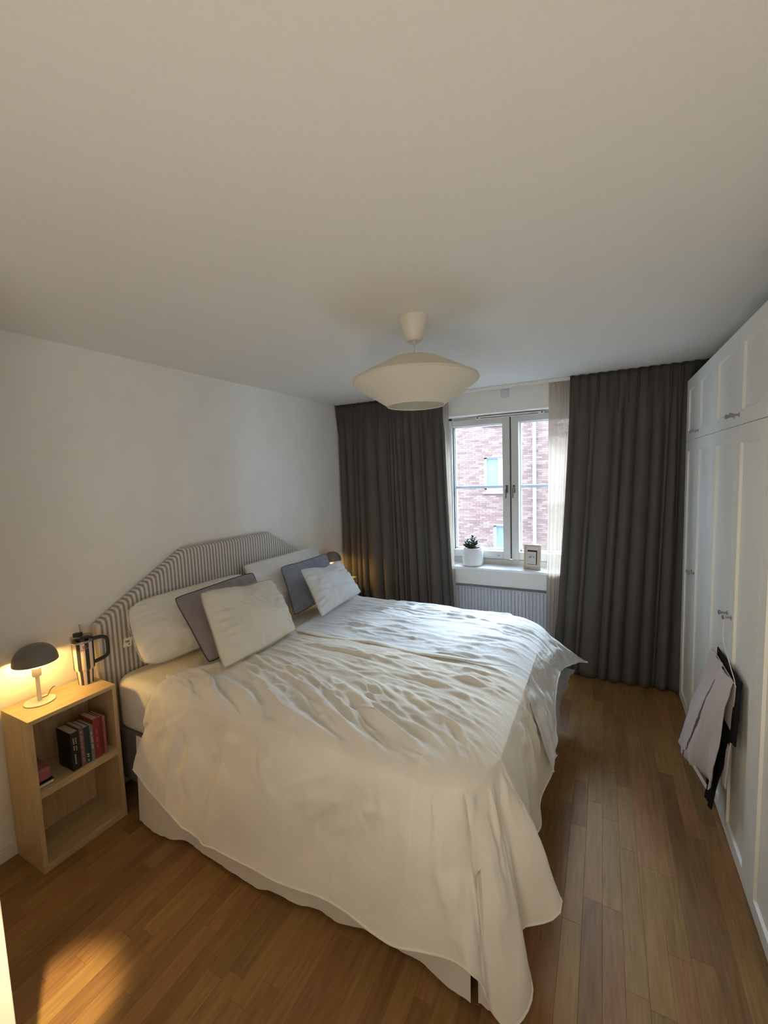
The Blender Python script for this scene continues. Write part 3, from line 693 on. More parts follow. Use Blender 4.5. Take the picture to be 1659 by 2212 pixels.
obj('bed_skirt', MB().grid(sk2), M['skirt'], bed, smooth=True, angle=180)

# ---- duvets
def strokes(X, Y, S_):
    Z = np.zeros_like(X)
    for (ax, ay, bx, by, w_, h_, cv) in S_:
        dx, dy = bx-ax, by-ay; L = math.hypot(dx, dy); ux, uy = dx/L, dy/L
        s = (X-ax)*ux + (Y-ay)*uy; d = -(X-ax)*uy + (Y-ay)*ux
        t = s/L; m = (t > -.1) & (t < 1.1) & (np.abs(d) < 5*w_ + abs(cv))
        tt = np.clip(t, 0, 1); dd = d - cv*4*tt*(1-tt) - w_*.8*np.sin(tt*7 + ax*40)
        env = np.clip(np.sin(math.pi*tt), 0, 1)**.7*m
        prof_ = np.where(dd > 0, np.exp(-(dd/w_)**2), np.exp(-(dd/(w_*1.9))**2)) - .35*np.exp(-((dd-2.2*w_)/(w_*1.2))**2)
        Z += h_*env*prof_
    return Z

def build_duvet(name, label, mat, xh, yn, yf, xf, zt, near, foot, hemN, cornerH, hemF, Sx, seed, y_dir, fold_amp=.012, crumple=.0035):
    """top: x in [xh(y), xf], y from yf (centre edge) to yn (outer edge, y_dir=-1 near side, +1 far side)."""
    nx, ny, nq = 250, 150, 46; rc = .24
    xu = 1 - (1-np.linspace(0, 1, nx))**1.45; yv = 1 - (1-np.linspace(0, 1, ny))**1.45             # v=0 centre, v=1 outer edge
    Yt = yf + (yn-yf)*yv; XH = xh(Yt)
    X = XH[:, None] + (xf-XH[:, None])*xu[None, :]; Y = np.repeat(Yt[:, None], nx, 1)
    ca = (X-(xf-rc))/rc; cb = (Y-(yn-y_dir*rc))/rc*y_dir; cm_ = (ca > 0) & (cb > 0)
    ca = np.clip(ca, 0, 1); cb = np.clip(cb, 0, 1); a2 = ca*np.sqrt(1-cb**2/2); b2 = cb*np.sqrt(1-ca**2/2)
    X = np.where(cm_, xf-rc + rc*a2, X); Y = np.where(cm_, yn-y_dir*rc + y_dir*rc*b2, Y)
    eo = np.abs(Y-yn); ef = xf - X; eh = X - XH[:, None]; dc_ = rc*(1-np.hypot(a2, b2))
    eo = np.where(cm_, np.maximum(dc_, 0), eo); ef = np.where(cm_, np.maximum(dc_, 0), ef)
    dome = zt - .026*np.exp(-np.minimum(eo, ef)/.05) - .020*np.exp(-np.minimum(eo, ef)/.14) - .016*np.exp(-ef/.16) - .014*np.exp(-eh/.018) + .012*np.exp(-((eh-.05)/.04)**2)
    fade = np.clip(eo/.07, .45, 1)*np.clip(ef/.07, .45, 1)*np.clip(eh/.03, 0, 1)
    Zs = strokes(X, Y, Sx)
    wx, wy = X + .05*fbm(X*4, Y*4, seed, 3), Y + .05*fbm(X*4+9, Y*4, seed+1, 3)
    ang = -np.radians(22)*np.clip((2.1-Y)/.6, 0, 1) if y_dir < 0 else np.radians(-4)*np.ones_like(Y)
    a_, b_ = wx*np.cos(ang) + wy*np.sin(ang), -wx*np.sin(ang) + wy*np.cos(ang)
    cr_ = crumple*(1.3*fbm(a_*5, b_*22, seed+5, 4, True)**3 + .9*fbm(wx*16, wy*26, seed+9, 3)) + .010*fbm(X*2.2, Y*2.6, seed+14, 2)
    Z = dome + (Zs + cr_)*fade
    # perimeter: outer side (head to foot), round the corner, foot side back to the centre
    Tn = np.stack([X[-1], Y[-1], Z[-1]], -1); Tf = np.stack([X[:, -1], Y[:, -1], Z[:, -1]], -1)[::-1][1:]
    T = np.concatenate([Tn, Tf])
    an = np.arctan2(np.clip(T[:, 0]-(xf-rc), 0, None), np.clip((T[:, 1]-(yn-y_dir*rc))*y_dir, 0, None)); sC = an/(math.pi/2)
    Ts = T.copy(); i0 = int(np.argmax(sC > 1e-6)); i1 = int(np.argmax(sC > 1-1e-6))
    H0 = hemN(None, T); H1 = hemF(None, T); cH = [tuple(q) for q in cornerH]; cH[0] = (0, *H0[i0-1]); cH[-1] = (1, *H1[i1])
    HC = cinterp(cH, sC); idx_ = np.arange(len(T))[:, None]
    H = np.where(idx_ < i0, H0, np.where(idx_ >= i1, H1, HC))
    N = np.stack([np.sin(an), y_dir*np.cos(an), 0*an], -1)
    hl = np.cumsum(np.r_[0, np.linalg.norm(np.diff(H, axis=0), axis=1)])
    r2 = np.random.RandomState(seed+60); SS = []
    smax = hl[-1]; s0c = hl[i0]
    for _ in range(70):
        a0 = r2.rand()*smax; d0 = .02 + r2.rand()*.38; Ls = .10 + r2.rand()*.34
        lean_ = -.15 if a0 < .7 else (-.75 if a0 < s0c else .05*r2.randn())
        lean_ += r2.randn()*.22; SS.append((a0, d0, a0 + Ls*math.sin(lean_), d0 + Ls*math.cos(lean_), .010 + r2.rand()*.022, (.0035 + r2.rand()*.008)*(1 if r2.rand() > .3 else -1), r2.randn()*.02))
    rows = []
    for k in range(1, nq+1):
        q = (k/nq)
        drop = (T[:, 2:3]-H[:, 2:3]); P0 = T; P3 = H
        P1 = T + N*.048 + np.array([0, 0, -.042]); P2 = T*.62 + H*.38 + N*.012; P2[:, 2] = T[:, 2] - drop[:, 0]*.52
        B = (1-q)**3*P0 + 3*(1-q)**2*q*P1 + 3*(1-q)*q*q*P2 + q**3*P3
        f = fold_amp*q**1.2*(fbm(hl*2.4 + .35*q, hl*0+q*.6, seed+30, 2)) + .040*math.sin(math.pi*q)**.8*fbm(hl*2.6 + q*1.5, q*.7 - hl*.3, seed+33, 2) + .017*q**.8*fbm(hl*5.5 + q*1.6, q*.5, seed+36, 2) + .006*np.clip(q*(1.2-q)*2.5, 0, 1)*fbm(hl*13 + q*2.5, q*1.2, seed+38, 3, True)**3 + crumple*1.1*np.clip(1-q, .15, 1)*fbm(hl*7, q*6+hl*3, seed+40, 3) + .004*fbm(hl*2.1+q*2, q*2.5-hl, seed+44, 2)
        f = f + strokes(hl, hl*0 + q*.60, SS)*min(1, 6*q)
        B = B + N*f[:, None]
        rows.append(B)
    mb = MB(); top = np.stack([X, Y, Z], -1)
    vs = top.reshape(-1, 3).tolist(); fs = [(i*nx+j, i*nx+j+1, (i+1)*nx+j+1, (i+1)*nx+j) for i in range(ny-1) for j in range(nx-1)]
    per = [(ny-1)*nx + j for j in range(nx)] + [i*nx + nx-1 for i in range(ny-2, -1, -1)]
    m = len(per); prev = per; base = len(vs)
    for k, B in enumerate(rows):
        vs += B.tolist(); cur = list(range(base + k*m, base + (k+1)*m))
        for j in range(m-1):
            fs.append((prev[j], prev[j+1], cur[j+1], cur[j]))
        prev = cur
    if y_dir > 0: fs = [tuple(reversed(f)) for f in fs]
    mb.v = vs; mb.f = fs
    o = obj(name, mb, mat, loc=(-1.2, (yn+yf)/2, .2), smooth=True, angle=180)
    sm = o.modifiers.new('relax', 'SMOOTH'); sm.factor = .25; sm.iterations = 1
    tag(o, label, 'duvet', 'duvets on the bed')
    obj('hem', MB().tube([tuple(p) for p in rows[-1][::2]], .0045, 6), mat, o, smooth=True, angle=180)
    return o

# wrinkles traced on the near duvet (world metres), then a loose scatter of finer ones
SN = [(-1.86, 1.42, -1.46, 1.26, .016, .020, .01), (-1.80, 1.49, -1.27, 1.27, .018, .022, .012), (-1.72, 1.56, -1.05, 1.28, .017, .022, .015), (-1.55, 1.50, -.90, 1.27, .018, .024, .012),
      (-1.40, 1.60, -.72, 1.29, .016, .020, .012), (-1.24, 1.67, -.54, 1.33, .018, .024, .02), (-1.05, 1.62, -.50, 1.40, .013, .015, .01), (-1.66, 1.72, -1.0, 1.52, .014, .014, .02), (-1.30, 1.80, -.70, 1.60, .013, .014, .02),
      (-1.80, 1.86, -1.05, 1.76, .013, .012, .02), (-1.85, 2.03, -.9, 1.97, .012, .011, -.01), (-1.4, 1.93, -.6, 1.83, .012, .012, .01), (-.95, 1.75, -.45, 1.52, .013, .013, .01), (-1.9, 1.75, -1.5, 1.62, .012, .012, 0)]
r_ = np.random.RandomState(4)
for _ in range(190):
    y = 1.33 + r_.rand()*.75; x = -1.95 + r_.rand()*1.5; L = .12 + r_.rand()*.38; a = -math.radians(28)*min(1, max(0, (2.12-y)/.62)) + r_.randn()*.10 - (.5 if x > -.65 and y < 1.8 else 0)*r_.rand()
    SN.append((x, y, x+L*math.cos(a), y+L*math.sin(a), .0045+r_.rand()*.007, .0030+r_.rand()*.005, r_.randn()*.012))
def xh_near(y): return cinterp([(1.25, -2.03), (1.30, -2.05), (1.42, -2.035), (1.55, -1.93), (1.8, -1.90), (2.2, -1.90)], y)[..., 0]
def hemN_near(s, T):
    x = T[:, 0]; h = cinterp([(-2.10, 1.185, .37), (-2.05, 1.178, .335), (-1.86, 1.168, .22), (-1.63, 1.160, .15), (-1.30, 1.160, .150), (-1.10, 1.166, .142), (-.90, 1.165, .165), (-.70, 1.160, .150), (-.55, 1.158, .175), (-.45, 1.165, .190), (-.30, 1.172, .165)], x)
    return np.stack([x - .05*np.clip((-1.7-x)/.3, 0, 1) + .045*np.clip((x+.6)/.25, 0, 1), h[:, 0], h[:, 1]], -1)
# corner: falls straight, dives to the floor in a broad fold, then a deep valley and a second flared tip
cornN = [(0, -.50, 1.165, .18), (.16, -.43, 1.166, .185), (.34, -.352, 1.160, .190), (.41, -.325, 1.175, .150), (.47, -.312, 1.200, .060), (.55, -.262, 1.200, .012), (.63, -.230, 1.215, .012), (.70, -.186, 1.305, .040), (.76, -.232, 1.385, .105), (.82, -.240, 1.42, .13), (.89, -.145, 1.470, .160), (.94, -.122, 1.53, .205), (1.0, -.215, 1.600, .190)]
def hemF_near(s, T):
    y = T[:, 1]; h = cinterp([(1.2, -.215, .19), (1.36, -.235, .17), (1.55, -.262, .14), (1.75, -.262, .16), (1.95, -.255, .20), (2.08, -.235, .24), (2.16, -.200, .27), (2.3, -.18, .28)], y)
    yy = y + .24*np.clip((1.8-y)/.55, 0, 1) + .12*np.clip((y-1.9)/.24, 0, 1)
    return np.stack([h[:, 0] + .012*np.sin(y*28), yy, h[:, 1] + .008*np.sin(y*19)], -1)
near_duvet = build_duvet('duvet', 'cream cotton duvet on the near half of the bed, hanging to the floor', M['duvet_near'], xh_near, 1.278, 2.135, -.335, .748, 0, 0, hemN_near, cornN, hemF_near, SN, 50, -1)
def head_roll(du, xh, y0, y1, z, mat, seed):
    ys = np.linspace(y0, y1, 90); X_ = xh(ys); P_ = [(x + .004, y, z + .004*math.sin(y*17+seed)) for x, y in zip(X_, ys)]; rg_ = []
    for i, p in enumerate(P_):
        p = np.array(p); t = np.array(P_[min(i+1, 89)]) - np.array(P_[max(i-1, 0)]); t /= np.linalg.norm(t); a = np.cross(t, (0, 0, 1.0)); b = np.cross(a, t)
        w_ = .015 + .005*math.sin(i*.31+seed); rg_.append([p + a*w_*math.cos(q) + b*.016*math.sin(q) for q in np.linspace(0, 2*math.pi, 13)[:-1]])
    obj('head_hem', MB().ring(rg_), mat, du, smooth=True, angle=180)
head_roll(near_duvet, xh_near, 1.37, 2.12, .727, M['duvet_near'], 1)
# raised hem of the near duvet along the middle of the bed
cx_ = np.linspace(-1.88, -.34, 60); hemp = []
for x in cx_: hemp.append((x, 2.135 + .012*math.sin(x*9), .752 + .004*math.sin(x*14)))
hemp = hemp[:-1]
hp = cinterp([(i, *p) for i, p in enumerate(hemp)], np.linspace(0, len(hemp)-1, 220)); rings = []
for i, p in enumerate(hp):
    t = hp[min(i+1, 219)] - hp[max(i-1, 0)]; t /= np.linalg.norm(t); a = np.cross(t, (0, 0, 1.0) if abs(t[2]) < .8 else (1.0, 0, 0)); a /= np.linalg.norm(a); b = np.cross(a, t)
    w_ = (.018 + .007*float(vnoise(np.array([i*.09]), np.array([.5]), 3)[0]))*min(1, (219-i)/45+.05); h_ = (.0065 + .003*float(vnoise(np.array([i*.13]), np.array([2.5]), 4)[0]))*min(1, (219-i)/45+.05)
    rings.append([p + a*w_*math.cos(q) + b*h_*math.sin(q) for q in np.linspace(0, 2*math.pi, 15)[:-1]])
obj('folded_hem', MB().ring(rings), M['duvet_near'], near_duvet, smooth=True, angle=180)

SF = []
for _ in range(150):
    y = 2.14 + r_.rand()*.92; x = -1.85 + r_.rand()*1.45; L = .15 + r_.rand()*.45; a = r_.randn()*.10 - .04
    SF.append((x, y, x+L*math.cos(a), y+L*math.sin(a), .006+r_.rand()*.008, .003+r_.rand()*.006, r_.randn()*.012))
def xh_far(y): return cinterp([(2.0, -1.86), (2.3, -1.88), (2.7, -1.93), (3.2, -1.97)], y)[..., 0]
def hemN_far(s, T):
    x = T[:, 0]; return np.stack([x, 3.20 + .02*np.sin(x*6), .36 + .02*np.sin(x*5)], -1)
cornF = [(0, -.335, 3.20, .37), (.3, -.28, 3.23, .38), (.6, -.19, 3.22, .39), (.78, -.085, 3.19, .392), (.9, -.15, 3.12, .41), (1.0, -.19, 3.05, .425)]
def hemF_far(s, T):
    y = T[:, 1]; h = cinterp([(2.05, -.205, .30), (2.25, -.20, .34), (2.45, -.235, .44), (2.65, -.235, .50), (2.85, -.22, .47), (3.1, -.19, .425)], y)
    return np.stack([h[:, 0], y, h[:, 1]], -1)
build_duvet('duvet', 'pale grey cotton duvet on the far half of the bed, nearer the window', M['duvet_far'], xh_far, 3.105, 2.06, -.335, .742, 0, 0, hemN_far, cornF, hemF_far, SF, 90, +1)
sg = skirt_panel([(-.36, 2.30, .50), (-.35, 2.6, .50), (-.35, 2.85, .48), (-.34, 3.00, .42)], [(-.262, 2.45, .20), (-.245, 2.75, .155), (-.225, 3.10, .20), (-.185, 3.30, .27)], 120, .022, 61, wave=14)
o = obj('bed_sheet', MB().grid(sg), M['sheet_grey'], loc=(-.27, 2.8, .3), smooth=True, angle=180)
tag(o, 'crumpled grey sheet hanging out below the far duvet at the foot of the bed', 'sheet')
o.modifiers.new('thick', 'SOLIDIFY').thickness = .003

# ------------------------------------------------------------------ pillows
def pillow(name, TL, TR, BR, BL, thick, mat, label, cat, group, seed, pipe=None, crease=1.7, bow=.05, n=44, rnd=.04, wob=.035, dent=0.0):
    TL, TR, BR, BL = map(np.array, (TL, TR, BR, BL)); u = np.linspace(-1, 1, n); U, V = np.meshgrid(u, u)   # V up
    c = (TL+TR+BR+BL)/4; ex = (TR-TL+BR-BL); ex = ex/np.linalg.norm(ex); ey = (TL-BL+TR-BR); ey = ey/np.linalg.norm(ey); nz_ = np.cross(ex, ey); nz_ /= np.linalg.norm(nz_)
    Ub = U*(1 - bow*(1-V**2)*np.abs(U)**2); Vb = V*(1 - bow*(1-U**2)*np.abs(V)**2)
    rr = 1 - rnd*np.abs(U*V)**7; Ub = Ub*rr; Vb = Vb*rr + wob*fbm(U*1.6+seed, V*.8, seed+11, 2)*np.abs(V)
    a, b = (Ub+1)/2, (Vb+1)/2
    Pm = BL*((1-a)*(1-b))[..., None] + BR*(a*(1-b))[..., None] + TL*((1-a)*b)[..., None] + TR*(a*b)[..., None]
    th = thick*(np.clip(1-np.abs(U)**2.4, 0, 1)**.6)*(np.clip(1-np.abs(V)**2.4, 0, 1)**.6)*(1 - .22*V)*(1 + .12*fbm(U*1.3+seed, V*1.3, seed+3, 2))
    cr_ = .013*crease*(fbm(U*2+seed, V*2, seed, 3) + .8*fbm(U*3.5+V*2, V*1.2-U, seed+2, 3, True)**3)
    edge = np.exp(-(1-np.maximum(np.abs(U), np.abs(V)))/.22); ph = np.where(np.abs(U) > np.abs(V), V, U)
    cr_ = cr_ + .008*crease*edge*np.sin(ph*26 + 3*fbm(U*2, V*2, seed+7, 2))*np.clip(1-np.maximum(np.abs(U), np.abs(V)), 0, .15)/.15
    k = np.clip(th/thick, 0, 1)**.5
    dn = dent*np.exp(-((U-.1)**2/.10 + (V-1)**2/.35))
    F = Pm + nz_*((th + cr_*k)[..., None]) - ey*(dn*.5*np.sign(thick))[..., None]; B = Pm - nz_*(th*.8)[..., None] - ey*(dn*.5)[..., None]
    # gravity: lower half fuller, upper corners pulled
    mb = MB(); mb.grid(F); mb.grid(B[:, ::-1]); o = None
    org = tuple((BL+BR)/2)
    rt = root(name, org, label, cat, group)
    me = obj('cover', mb, mat, rt, smooth=True, angle=180)
    wl = me.modifiers.new('weld', 'WELD'); wl.merge_threshold = .0008
    ss = me.modifiers.new('sub', 'SUBSURF'); ss.levels = 1; ss.render_levels = 1
    edge_pts = [F[0, j] for j in range(n)] + [F[i, -1] for i in range(1, n)] + [F[-1, j] for j in range(n-2, -1, -1)] + [F[i, 0] for i in range(n-2, 0, -1)]
    pp = MB(); pts = [tuple(p) for p in edge_pts]; pts.append(pts[0]); pp.tube(pts, pipe[1] if pipe else .0015, 6)
    obj('seam', pp, pipe[0] if pipe else mat, rt, smooth=True)
    return rt
PW, PC = 'sleeping pillows against the headboard', 'scatter cushions'
p1 = pillow('pillow', (-2.375, 1.375, 1.085), (-2.37, 2.26, 1.075), (-2.15, 2.15, .765), (-2.17, 1.33, .765), .115, M['pillow_w'], 'large cream pillow standing at the near end of the headboard, with a care tag', 'pillow', PW, 1, bow=-.035, rnd=.10)
tg = obj('care_tag', MB().obox((-2.285, 1.318, .905), (.0, -1, .12), (.02, .12, 1), (1, .02, 0), .022, .024, .0006), plain('tag_fabric', (.70, .66, .60), .8), p1, label='small white fabric care tag')
obj('tag_print', MB().obox((-2.284, 1.316, .912), (.0, -1, .12), (.02, .12, 1), (1, .02, 0), .012, .002, .0009).obox((-2.284, 1.319, .905), (.0, -1, .12), (.02, .12, 1), (1, .02, 0), .009, .0015, .0009).obox((-2.284, 1.325, .893), (.0, -1, .12), (.02, .12, 1), (1, .02, 0), .003, .003, .0009), M['piping_dark'], tg)
pillow('pillow', (-2.375, 2.24, 1.125), (-2.37, 3.15, 1.12), (-2.14, 3.06, .765), (-2.15, 2.28, .765), .080, M['pillow_w2'], 'large white pillow standing at the far end of the headboard', 'pillow', PW, 2, bow=-.01, rnd=.03)
pillow('cushion', (-2.17, 1.525, 1.105), (-2.17, 2.15, 1.115), (-1.96, 2.10, .765), (-1.90, 1.515, .765), .058, M['cushion_mauve'], 'mauve-grey cushion with dark seam between the near pillow and the cream cushion', 'cushion', PC, 3, bow=.02, pipe=(M['piping_dark'], .0026))
pillow('cushion', (-1.995, 1.560, 1.147), (-1.985, 2.14, 1.085), (-1.755, 2.09, .775), (-1.755, 1.487, .770), .085, M['cushion_cream'], 'square cream cushion in front of the mauve one', 'cushion', PC, 4, bow=.015, pipe=(M['piping_light'], .0022), crease=2.4, dent=.03)
pillow('cushion', (-2.19, 2.445, 1.083), (-2.19, 3.06, 1.085), (-1.99, 2.98, .765), (-1.98, 2.33, .765), .050, M['cushion_slate'], 'slate-grey cushion leaning on the far pillow', 'cushion', PC, 5, pipe=(M['piping_dark'], .0022))
pillow('cushion', (-2.01, 2.455, 1.080), (-1.99, 2.965, 1.052), (-1.81, 3.015, .775), (-1.755, 2.355, .770), .068, M['cushion_pale'], 'pale blue-grey cushion at the far side, in front of the slate one', 'cushion', PC, 6, pipe=(M['piping_light'], .0015), crease=2.2, dent=.05)

# ------------------------------------------------------------------ pendant lamp
px_, py_ = -.806, 1.917
pl = root('pendant_lamp', (px_, py_, 2.5), 'cream saucer-shaped fabric pendant lamp hanging from the ceiling', 'lamp')
obj('canopy', MB().lathe((px_, py_, 0), [(.0685, 2.4995), (.069, 2.494), (.0675, 2.485), (.039, 2.392), (.034, 2.387), (.012, 2.386), (.009, 2.372), (.003, 2.370)], 40, False, True), M['lampw'], pl, smooth=True)
obj('cord', MB().tube([(px_, py_, 2.372), (px_, py_, 2.285)], .0030, 8), M['lampw'], pl, smooth=True)
sh = [(.012, 2.309), (.10, 2.309), (.107, 2.308), (.114, 2.305), (.20, 2.262), (.270, 2.226), (.297, 2.2125), (.3005, 2.204), (.2965, 2.193), (.280, 2.180), (.255, 2.164), (.20, 2.128), (.137, 2.087)]
so_ = obj('lamp_shade', MB().lathe((px_, py_, 0), sh, 72), M['lampfabric'], pl, smooth=True, angle=28)
obj('shade_ridge', MB().lathe((px_, py_, 0), [(.3005, 2.2035), (.3022, 2.2015), (.3018, 2.1985), (.3000, 2.197)], 72), M['lampfabric'], pl, smooth=True)
rg = MB(); n = 60; rg.tube([(px_+.137*math.cos(2*math.pi*k/n), py_+.137*math.sin(2*math.pi*k/n), 2.087) for k in range(n+1)], .0025, 6)
obj('bottom_ring', rg, M['lampw'], pl, smooth=True)
obj('bulb_holder', MB().lathe((px_, py_, 0), [(.0, 2.305), (.018, 2.304), (.018, 2.25), (.014, 2.245), (.0, 2.245)], 16), M['lampw'], pl, smooth=True)
obj('bulb', MB().lathe((px_, py_, 0), [(.013, 2.245), (.016, 2.225), (.028, 2.195), (.030, 2.18), (.024, 2.16), (.010, 2.150), (.0005, 2.149)], 20), M['pot'], pl, smooth=True)

# ------------------------------------------------------------------ sill things
ox, oy, oz = -1.122, 3.985, .8555
pp_ = root('potted_plant', (ox, oy, oz), 'small jade-like succulent in a white pot on the left of the window sill', 'plant')
obj('pot', MB().lathe((ox, oy, oz), [(0, .0), (.088, .0), (.094, .004), (.098, .02), (.100, .07), (.098, .125), (.092, .150), (.084, .163), (.083, .170), (.078, .170), (.077, .150), (0, .148)], 44), M['pot'], pp_, smooth=True)
obj('soil', MB().lathe((ox, oy, oz), [(.0005, .152), (.04, .153), (.0765, .150)], 24), M['soil'], pp_, smooth=True)
stm = MB(); lf = MB(); rl = np.random.RandomState(31)
def leaf(mb, p, d, L, wd):
    d = Vector(d).normalized(); a = d.cross(Vector((rl.randn()*.4, rl.randn()*.4, 1))).normalized(); b = d.cross(a); rings = []
    for k in range(6):
        t = k/5; r = wd*(.25 + 1.1*math.sin(math.pi*min(1, t*.85+.08))); c = Vector(p) + d*L*t + b*L*.10*t*t
        rings.append([c + a*r*math.cos(q) + b*r*.38*math.sin(q) for q in np.linspace(0, 2*math.pi, 9)[:-1]])
    mb.ring(rings)
for (bx, by, tx2, ty2, hz) in ((0, 0, .01, 0, .27), (-.01, .01, -.055, .01, .215), (.01, -.01, .045, .0, .225), (0, .0, -.03, -.03, .24), (.0, .0, -.065, -.01, .185), (.01, .01, .02, .03, .25)):
    p0 = Vector((ox-.012+bx, oy+by, oz+.150)); p1 = Vector((ox-.012+tx2, oy+ty2, oz+hz)); stm.tube([p0, p0.lerp(p1, .5) + Vector((tx2*.1, 0, .01)), p1], [.008, .006, .004], 7)
    for k in range(11):
        q = .25 + .75*k/10; c = p0.lerp(p1, q); a = k*2.4 + bx*50; leaf(lf, c, (math.cos(a), math.sin(a), .35 + .5*q), .026 + rl.rand()*.016, .0075 + rl.rand()*.004)
for k, (h_, l_) in enumerate(((.205, .062), (.185, .055), (.180, .085), (.172, .075))):
    stm.tube([(ox+.005, oy-.01, oz+h_-.01), (ox+.005+l_*.5, oy-.02, oz+h_-.018+.004*k), (ox+.005+l_, oy-.022, oz+h_-.004-.006*k)], .0022, 6)
obj('stem', stm, plain('plant_stem', (.05, .06, .04), .7, noise=.3), pp_, smooth=True)
obj('foliage', lf, M['leaf'], pp_, smooth=True, kind='stuff')

fc = Vector((-.570, 3.962, .856)); fa = math.atan2(-.027, .152); ax = Vector((math.cos(fa), math.sin(fa), 0)); ln = .10; az = Vector((-math.sin(fa)*ln, math.cos(fa)*ln, 1)).normalized(); ay = az.cross(ax)
pf = root('picture_frame', tuple(fc), 'small light wood picture frame with a bird print, leaning on the right of the sill', 'picture frame')
W_, H_ = .076, .112; cc = fc + az*H_
def fbox(c, du, dv, dn, hu, hv, hn): return (cc + ax*du + az*dv + ay*dn, ax, az, ay, hu, hv, hn)
m1 = MB(); t = .010
for du, dv, hu, hv in ((0, H_-t, W_, t), (0, -H_+t, W_, t), (-W_+t, 0, t, H_-2*t), (W_-t, 0, t, H_-2*t)):
    m1.obox(*fbox(0, du, dv, 0, hu, hv, .010))
obj('moulding', m1, M['maple'], pf, bevel=.002)
sgn = -1.0 if ay.y > 0 else 1.0
def layer(name, mat, z, hu, hv, u=0, v=0, parent=pf, th=.0008): return obj(name, MB().obox(*fbox(0, u, v, sgn*z, hu, hv, th)), mat, parent)
layer('mat_board', plain('cream_mat', (.66, .64, .58), .8), .002, W_-2*t, H_-2*t)
layer('black_backing', M['black'], .0035, .044, .066, 0, -.004)
layer('print', plain('print_paper', (.62, .56, .54), .8), .005, .0385, .056, -.004, -.010)
bird = MB()
def stroke2(mb, pts, r): mb.tube([cc + ax*u + az*v + ay*(sgn*.0062) for u, v in pts], r, 5)
bird.obox(*fbox(0, -.019, -.004, sgn*.0062, .010, .006, .0004)); bird.obox(*fbox(0, -.011, .003, sgn*.0062, .006, .005, .0004))
obj('bird_drawing', bird, plain('olive_ink', (.30, .30, .14), .8), pf)
ink = MB(); stroke2(ink, [(-.022, -.010), (-.021, -.022)], .0006)
for v0, u0_, u1_ in ((.020, -.024, -.004), (.014, -.010, .014), (.004, .006, .018), (-.002, .008, .020)):
    stroke2(ink, [(u0_ + (u1_-u0_)*k/14, v0 + .003*math.sin(k*2.2) - .004*k/14) for k in range(15)], .0006)
ink.obox(*fbox(0, -.009, .0045, sgn*.0068, .003, .0025, .0004))
obj('handwriting', ink, plain('grey_ink', (.22, .2, .2), .8), pf)

# ------------------------------------------------------------------ hanger with clothes on the wardrobe knob
hx, hy = .503, 2.408
hg = root('coat_hanger', (hx, hy, 1.05), 'wire coat hanger hooked on a wardrobe knob, clothes over its bar', 'hanger')
hk = []
for k in range(15):
    a = math.radians(-20 + 215*k/14); hk.append((hx, hy + .014*math.cos(a), 1.043 + .014*math.sin(a)))
hk = hk[::-1]
wire = hk[::-1][:1] and [(hx, hy + .002, .925), (hx, hy+.012, .96), (hx, hy + .013, 1.00), (hx, hy+.014, 1.03)] + [(hx, hy + .014*math.cos(a), 1.043 + .014*math.sin(a)) for a in np.linspace(-.3, 3.5, 14)]
obj('hook', MB().tube(wire, .0019, 6), M['rad'], hg, smooth=True)
tri = [(hx, 2.60, .815), (hx, 2.625, .822), (hx, 2.62, .835), (hx, hy+.02, .918), (hx, hy, .926), (hx, hy-.02, .918), (hx, 2.20, .835), (hx, 2.192, .815), (hx, 2.205, .805), (hx, 2.40, .806), (hx, 2.61, .806)]
obj('wire_body', MB().tube(tri, .0019, 6), M['rad'], hg, smooth=True)
def patch(A, B, C, D, nu, nv, amp, seed, bulge=0.0, wave=5):      # A far top, B near top, C near bottom, D far bottom
    A, B, C, D = map(np.array, (A, B, C, D)); u, v = np.meshgrid(np.linspace(0, 1, nu), np.linspace(0, 1, nv))
    P = A*((1-u)*(1-v))[..., None] + B*(u*(1-v))[..., None] + C*(u*v)[..., None] + D*((1-u)*v)[..., None]
    f = amp*(fbm(u*wave + v*.5, v*1.2, seed, 2)*v**.7 + .4*fbm(u*wave*2, v*3, seed+3, 3)) - bulge*np.sin(math.pi*np.clip(v, 0, 1))*np.sin(math.pi*u)**.5
    P[..., 0] = np.minimum(P[..., 0] + f, XR - .004); return P
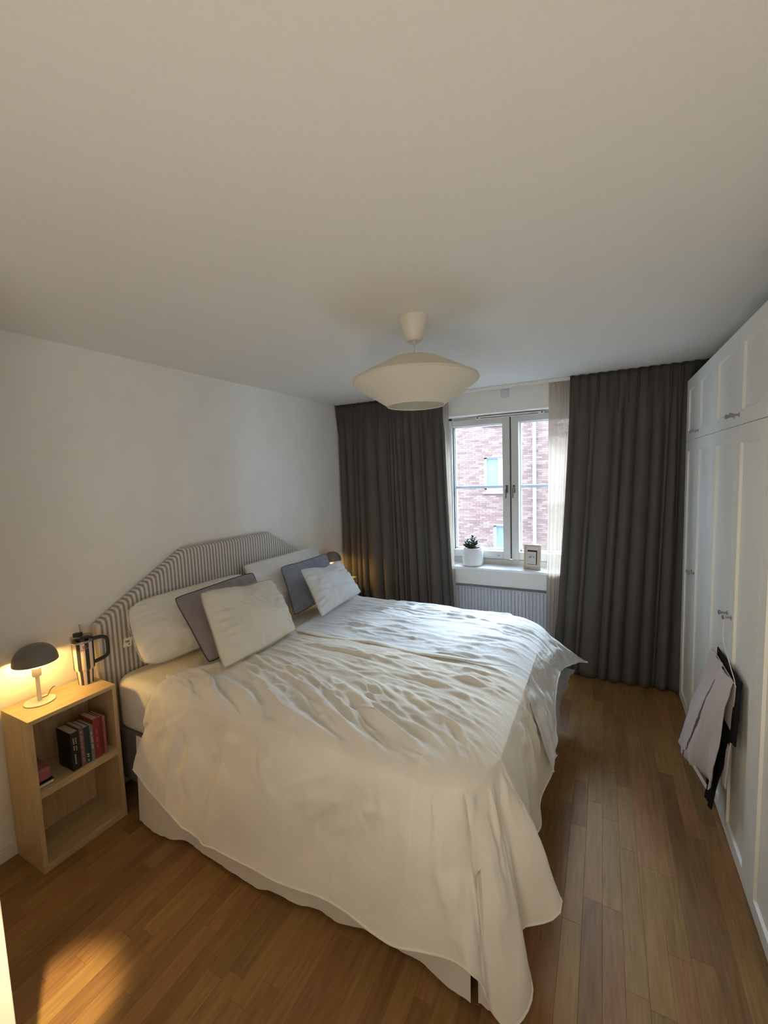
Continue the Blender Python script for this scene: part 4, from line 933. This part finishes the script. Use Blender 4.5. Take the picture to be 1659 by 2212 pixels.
def garment(name, P, mat, label, cat, parts=(), th=.004):
    rt = root(name, tuple(P[0, P.shape[1]//2]), label, cat)
    for i, (pn, Q, mt_) in enumerate([('front', P, mat)] + list(parts)):
        o = obj(pn, MB().grid(Q), mt_, rt, smooth=True, angle=180); o.modifiers.new('thick', 'SOLIDIFY').thickness = th
    return rt
front = patch((.500, 2.595, .822), (.500, 2.215, .822), (.440, 2.225, .300), (.392, 2.66, .250), 60, 70, .034, 71, .030, wave=3.2)
fold_top = patch((.512, 2.595, .800), (.512, 2.215, .800), (.500, 2.215, .822), (.500, 2.595, .822), 40, 5, .0, 72)
back = patch((.512, 2.595, .800), (.512, 2.215, .800), (.490, 2.215, .330), (.485, 2.50, .330), 40, 40, .008, 73)
tg_ = garment('trousers', front, M['trouser'], 'lilac-grey trousers with a side zip folded over the hanger, against the white wardrobe', 'trousers', [('fold', fold_top, M['trouser']), ('rear_leg', back, M['trouser'])])
def surf(P, u, v): return P[int(v*(P.shape[0]-1)), int(u*(P.shape[1]-1))]
zp = MB().tube([tuple(surf(front, .62 - .20*t, .12 + .80*t) + np.array([-.001, 0, 0])) for t in np.linspace(0, 1, 22)], [.003 + .006*math.sin(math.pi*t)**.5 for t in np.linspace(0.02, .98, 22)], 6)
obj('zip_placket', zp, plain('zip_dark', (.12, .09, .09), .7, noise=.2), tg_, smooth=True, label='dark zip along the leg')
pz = surf(front, .40, .95); obj('zip_pull', MB().tube([tuple(pz + np.array([-.008, 0, .01])), tuple(pz + np.array([-.012, -.004, -.03]))], .0035, 6), M['metal'], tg_, smooth=True)
obj('waistband', MB().grid(patch(tuple(surf(front, 0, .965)), tuple(surf(front, 1, .965)), tuple(surf(front, 1, 1)), tuple(surf(front, 0, 1)), 20, 4, 0, 1) - np.array([.008, 0, 0])), M['trouser'], tg_, smooth=True)
b1 = patch((.519, 2.57, .845), (.519, 2.165, .845), (.505, 2.150, .570), (.500, 2.50, .520), 40, 40, .006, 81)
b2 = patch((.500, 2.50, .600), (.502, 2.20, .600), (.470, 2.34, .130), (.462, 2.46, .110), 30, 40, .012, 83)
garment('black_garment', b1, M['garment_black'], 'black garment hanging behind the grey trousers, its tail near the floor', 'clothing', [('tail', b2, M['garment_black'])])
